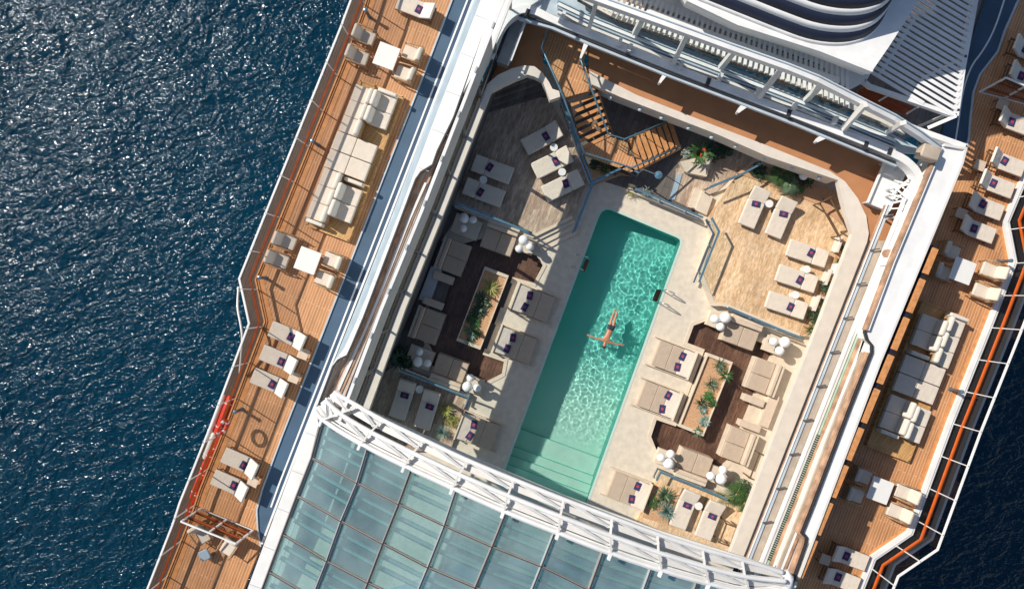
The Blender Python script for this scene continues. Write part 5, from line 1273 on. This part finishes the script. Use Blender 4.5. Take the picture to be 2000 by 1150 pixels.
# wooden screens frames in the starboard corner of the terrace and by the lower sofa
def lattice(cx, cy, label, rz, z=.34, w=1.5, h=1.2):
    t = empty('timber_frame', label, 'frame', None, P(cx, cy, z), rz)
    for x in (-w / 2, w / 2): MB().bar((x, -h / 2, .9), (x, h / 2, .9), .05, .06).build('beam', 'bronze', t)
    for y in (-h / 2, h / 2): MB().bar((-w / 2 - .1, y, .94), (w / 2 + .1, y, .94), .05, .06).build('cross_beam', 'bronze', t)
    for x in (-w / 2, w / 2):
        for y in (-h / 2, h / 2): MB().bar((x, y, 0), (x, y, .9), .05, .05).build('post', 'bronze', t)
    return t
lattice(1610, 428, 'thin dark timber frame standing in the upper starboard corner of the terrace', AX - R(40), .1, .5, 1.7)
lattice(1476, 905, 'thin timber frame by the lower starboard sofa and the ledge', AX - R(90), .02, .8, 1.2)
lattice(1410, 1030, 'thin timber frame beside the lounger at the lower starboard corner', AX - R(90), .1, .5, .9)

# ================================================================= SWIMMER
def skin_mesh(name, pts, edges, m, parent=None, root=0, sub=2):
    me = bpy.data.meshes.new(name); me.from_pydata([p[:3] for p in pts], edges, []); me.materials.append(M[m])
    o = bpy.data.objects.new(name, me); COL.objects.link(o); o.parent = parent
    sk = o.modifiers.new('skin', 'SKIN'); sk.use_smooth_shade = True
    for i, v in enumerate(me.skin_vertices[0].data): r = pts[i][3]; v.radius = r if isinstance(r, tuple) else (r, r); v.use_root = (i == root)
    sb = o.modifiers.new('sub', 'SUBSURF'); sb.levels = sub; sb.render_levels = sub
    return o
def swimmer():
    t = empty('person', 'swimmer floating on his back with arms spread, in dark swim shorts in the pool', 'person', None, (0, 0, 0))
    def q(x, y, z): v = P(x, y, 0); return (v.x, v.y, z)
    pts = []; ed = []
    def add(x, y, z, r, frm=None): pts.append((*q(x, y, z), r)); i = len(pts) - 1; (ed.append((frm, i)) if frm is not None else None); return i
    pel = add(1193, 642, -.01, (.13, .10)); wst = add(1189.5, 650, .01, (.125, .10), pel); ch = add(1186, 657.5, .03, (.155, .115), wst); up = add(1183.6, 663.5, .03, (.13, .09), ch)
    nk = add(1182.3, 667, .03, .058, up); hd = add(1181.5, 670, .045, .088, nk); tp = add(1180.6, 674.5, .04, .095, hd); add(1180.2, 677, .03, .07, tp)
    for s, sh, el, wr, hn in ((-1, (1177.5, 663.5), (1163.5, 660.5), (1152.5, 656), (1149.6, 654.6)), (1, (1189.5, 668), (1202, 671.5), (1213, 673), (1216, 673.4))):
        a = add(*sh, .02, .066, up); b = add((sh[0] + el[0]) / 2, (sh[1] + el[1]) / 2, .0, .055, a); c = add(*el, -.01, .045, b); e = add((el[0] + wr[0]) / 2, (el[1] + wr[1]) / 2, .0, .042, c); d = add(*wr, .0, .030, e); h = add(*hn, .005, (.042, .018), d)
        dirv = Vector((hn[0] - wr[0], hn[1] - wr[1])).normalized(); nv = Vector((-dirv.y, dirv.x))
        for k, (off, ln) in enumerate(((-1.3, 3.4), (-.45, 4.0), (.45, 3.7), (1.3, 3.0))):
            f1 = add(hn[0] + nv.x * off + dirv.x * ln * .5, hn[1] + nv.y * off + dirv.y * ln * .5, .012, .010, h); add(hn[0] + nv.x * off * 1.3 + dirv.x * ln, hn[1] + nv.y * off * 1.3 + dirv.y * ln, .002, .008, f1)
        th = add(wr[0] + dirv.x * 1.8 + nv.x * 1.9 * s, wr[1] + dirv.y * 1.8 + nv.y * 1.9 * s, .01, .011, d); add(wr[0] + dirv.x * 3.2 + nv.x * 2.6 * s, wr[1] + dirv.y * 3.2 + nv.y * 2.6 * s, .008, .009, th)
    for hp, kn, an, ft in (((1190.8, 637), (1194.5, 622.5), (1201, 606), (1203, 602.5)), ((1197, 639.5), (1200.5, 625), (1205.5, 609), (1208, 605))):
        a = add(*hp, -.01, .092, pel); m1 = add((hp[0] + kn[0]) / 2, (hp[1] + kn[1]) / 2, -.01, .078, a); b = add(*kn, -.0, .055, m1); m2 = add(kn[0] * .65 + an[0] * .35, kn[1] * .65 + an[1] * .35, -.01, .056, b); c = add(*an, -.02, .034, m2); add(*ft, .035, (.038, .03), c)
    skin_mesh('body', pts, ed, 'skin', t, 0)
    p2 = []; e2 = []
    def a2(x, y, z, r, f=None): p2.append((*q(x, y, z), r)); i = len(p2) - 1; (e2.append((f, i)) if f is not None else None); return i
    b0 = a2(1192.4, 643.5, -.0, (.155, .125)); a2(1190.6, 647.5, .0, (.15, .12), b0)
    l1 = a2(1190.5, 637.5, -.005, .115, b0); a2(1192, 632.5, -.005, .108, l1); r1 = a2(1197.4, 640, -.005, .115, b0); a2(1198.5, 634.5, -.005, .108, r1)
    skin_mesh('swim_shorts', p2, e2, 'shorts', t, 0)
    hr = MB(); n = 10; pr = [(max(.004, math.sin(math.pi * i / n)), math.cos(math.pi * i / n)) for i in range(n + 1)]
    o = hr.lathe([(r * .105, z * .105) for r, z in pr[::-1]], 16).build('hair', 'hair', t, smooth=True); v = q(1180.0, 677.2, .02); o.location = v; o.scale = (1.0, .72, 1)
    for dx in (-1.1, 1.1):
        f = MB().lathe([(.003, -.01), (.012, 0), (.003, .01)], 8).build('eye', 'hair', t); f.location = q(1181.7 + dx, 671.6 + dx * .25, .135)
    f = MB().add([(-.012, 0, 0), (.012, 0, 0), (0, .035, 0), (0, -.005, .03)], [(0, 3, 2), (3, 1, 2), (0, 1, 3), (0, 2, 1)]).build('nose', 'skin', t); f.location = q(1181.9, 671.0, .125)
    f = MB().box((0, 0, 0), (.045, .012, .01)).build('mouth', 'handrail', t); f.location = q(1182.2, 669.2, .118)
swimmer()
# coffee cups and small things: cable reel on the starboard track
cr = tag(MB().lathe([(.16, 0), (.16, .05), (.08, .06), (.08, .16), (.16, .17), (.16, .2)], 14).build('cable_reel', 'rustbrown'), 'rusty cable reel on the white starboard rails', 'reel'); cr.location = P(1730, 495, 3.6)
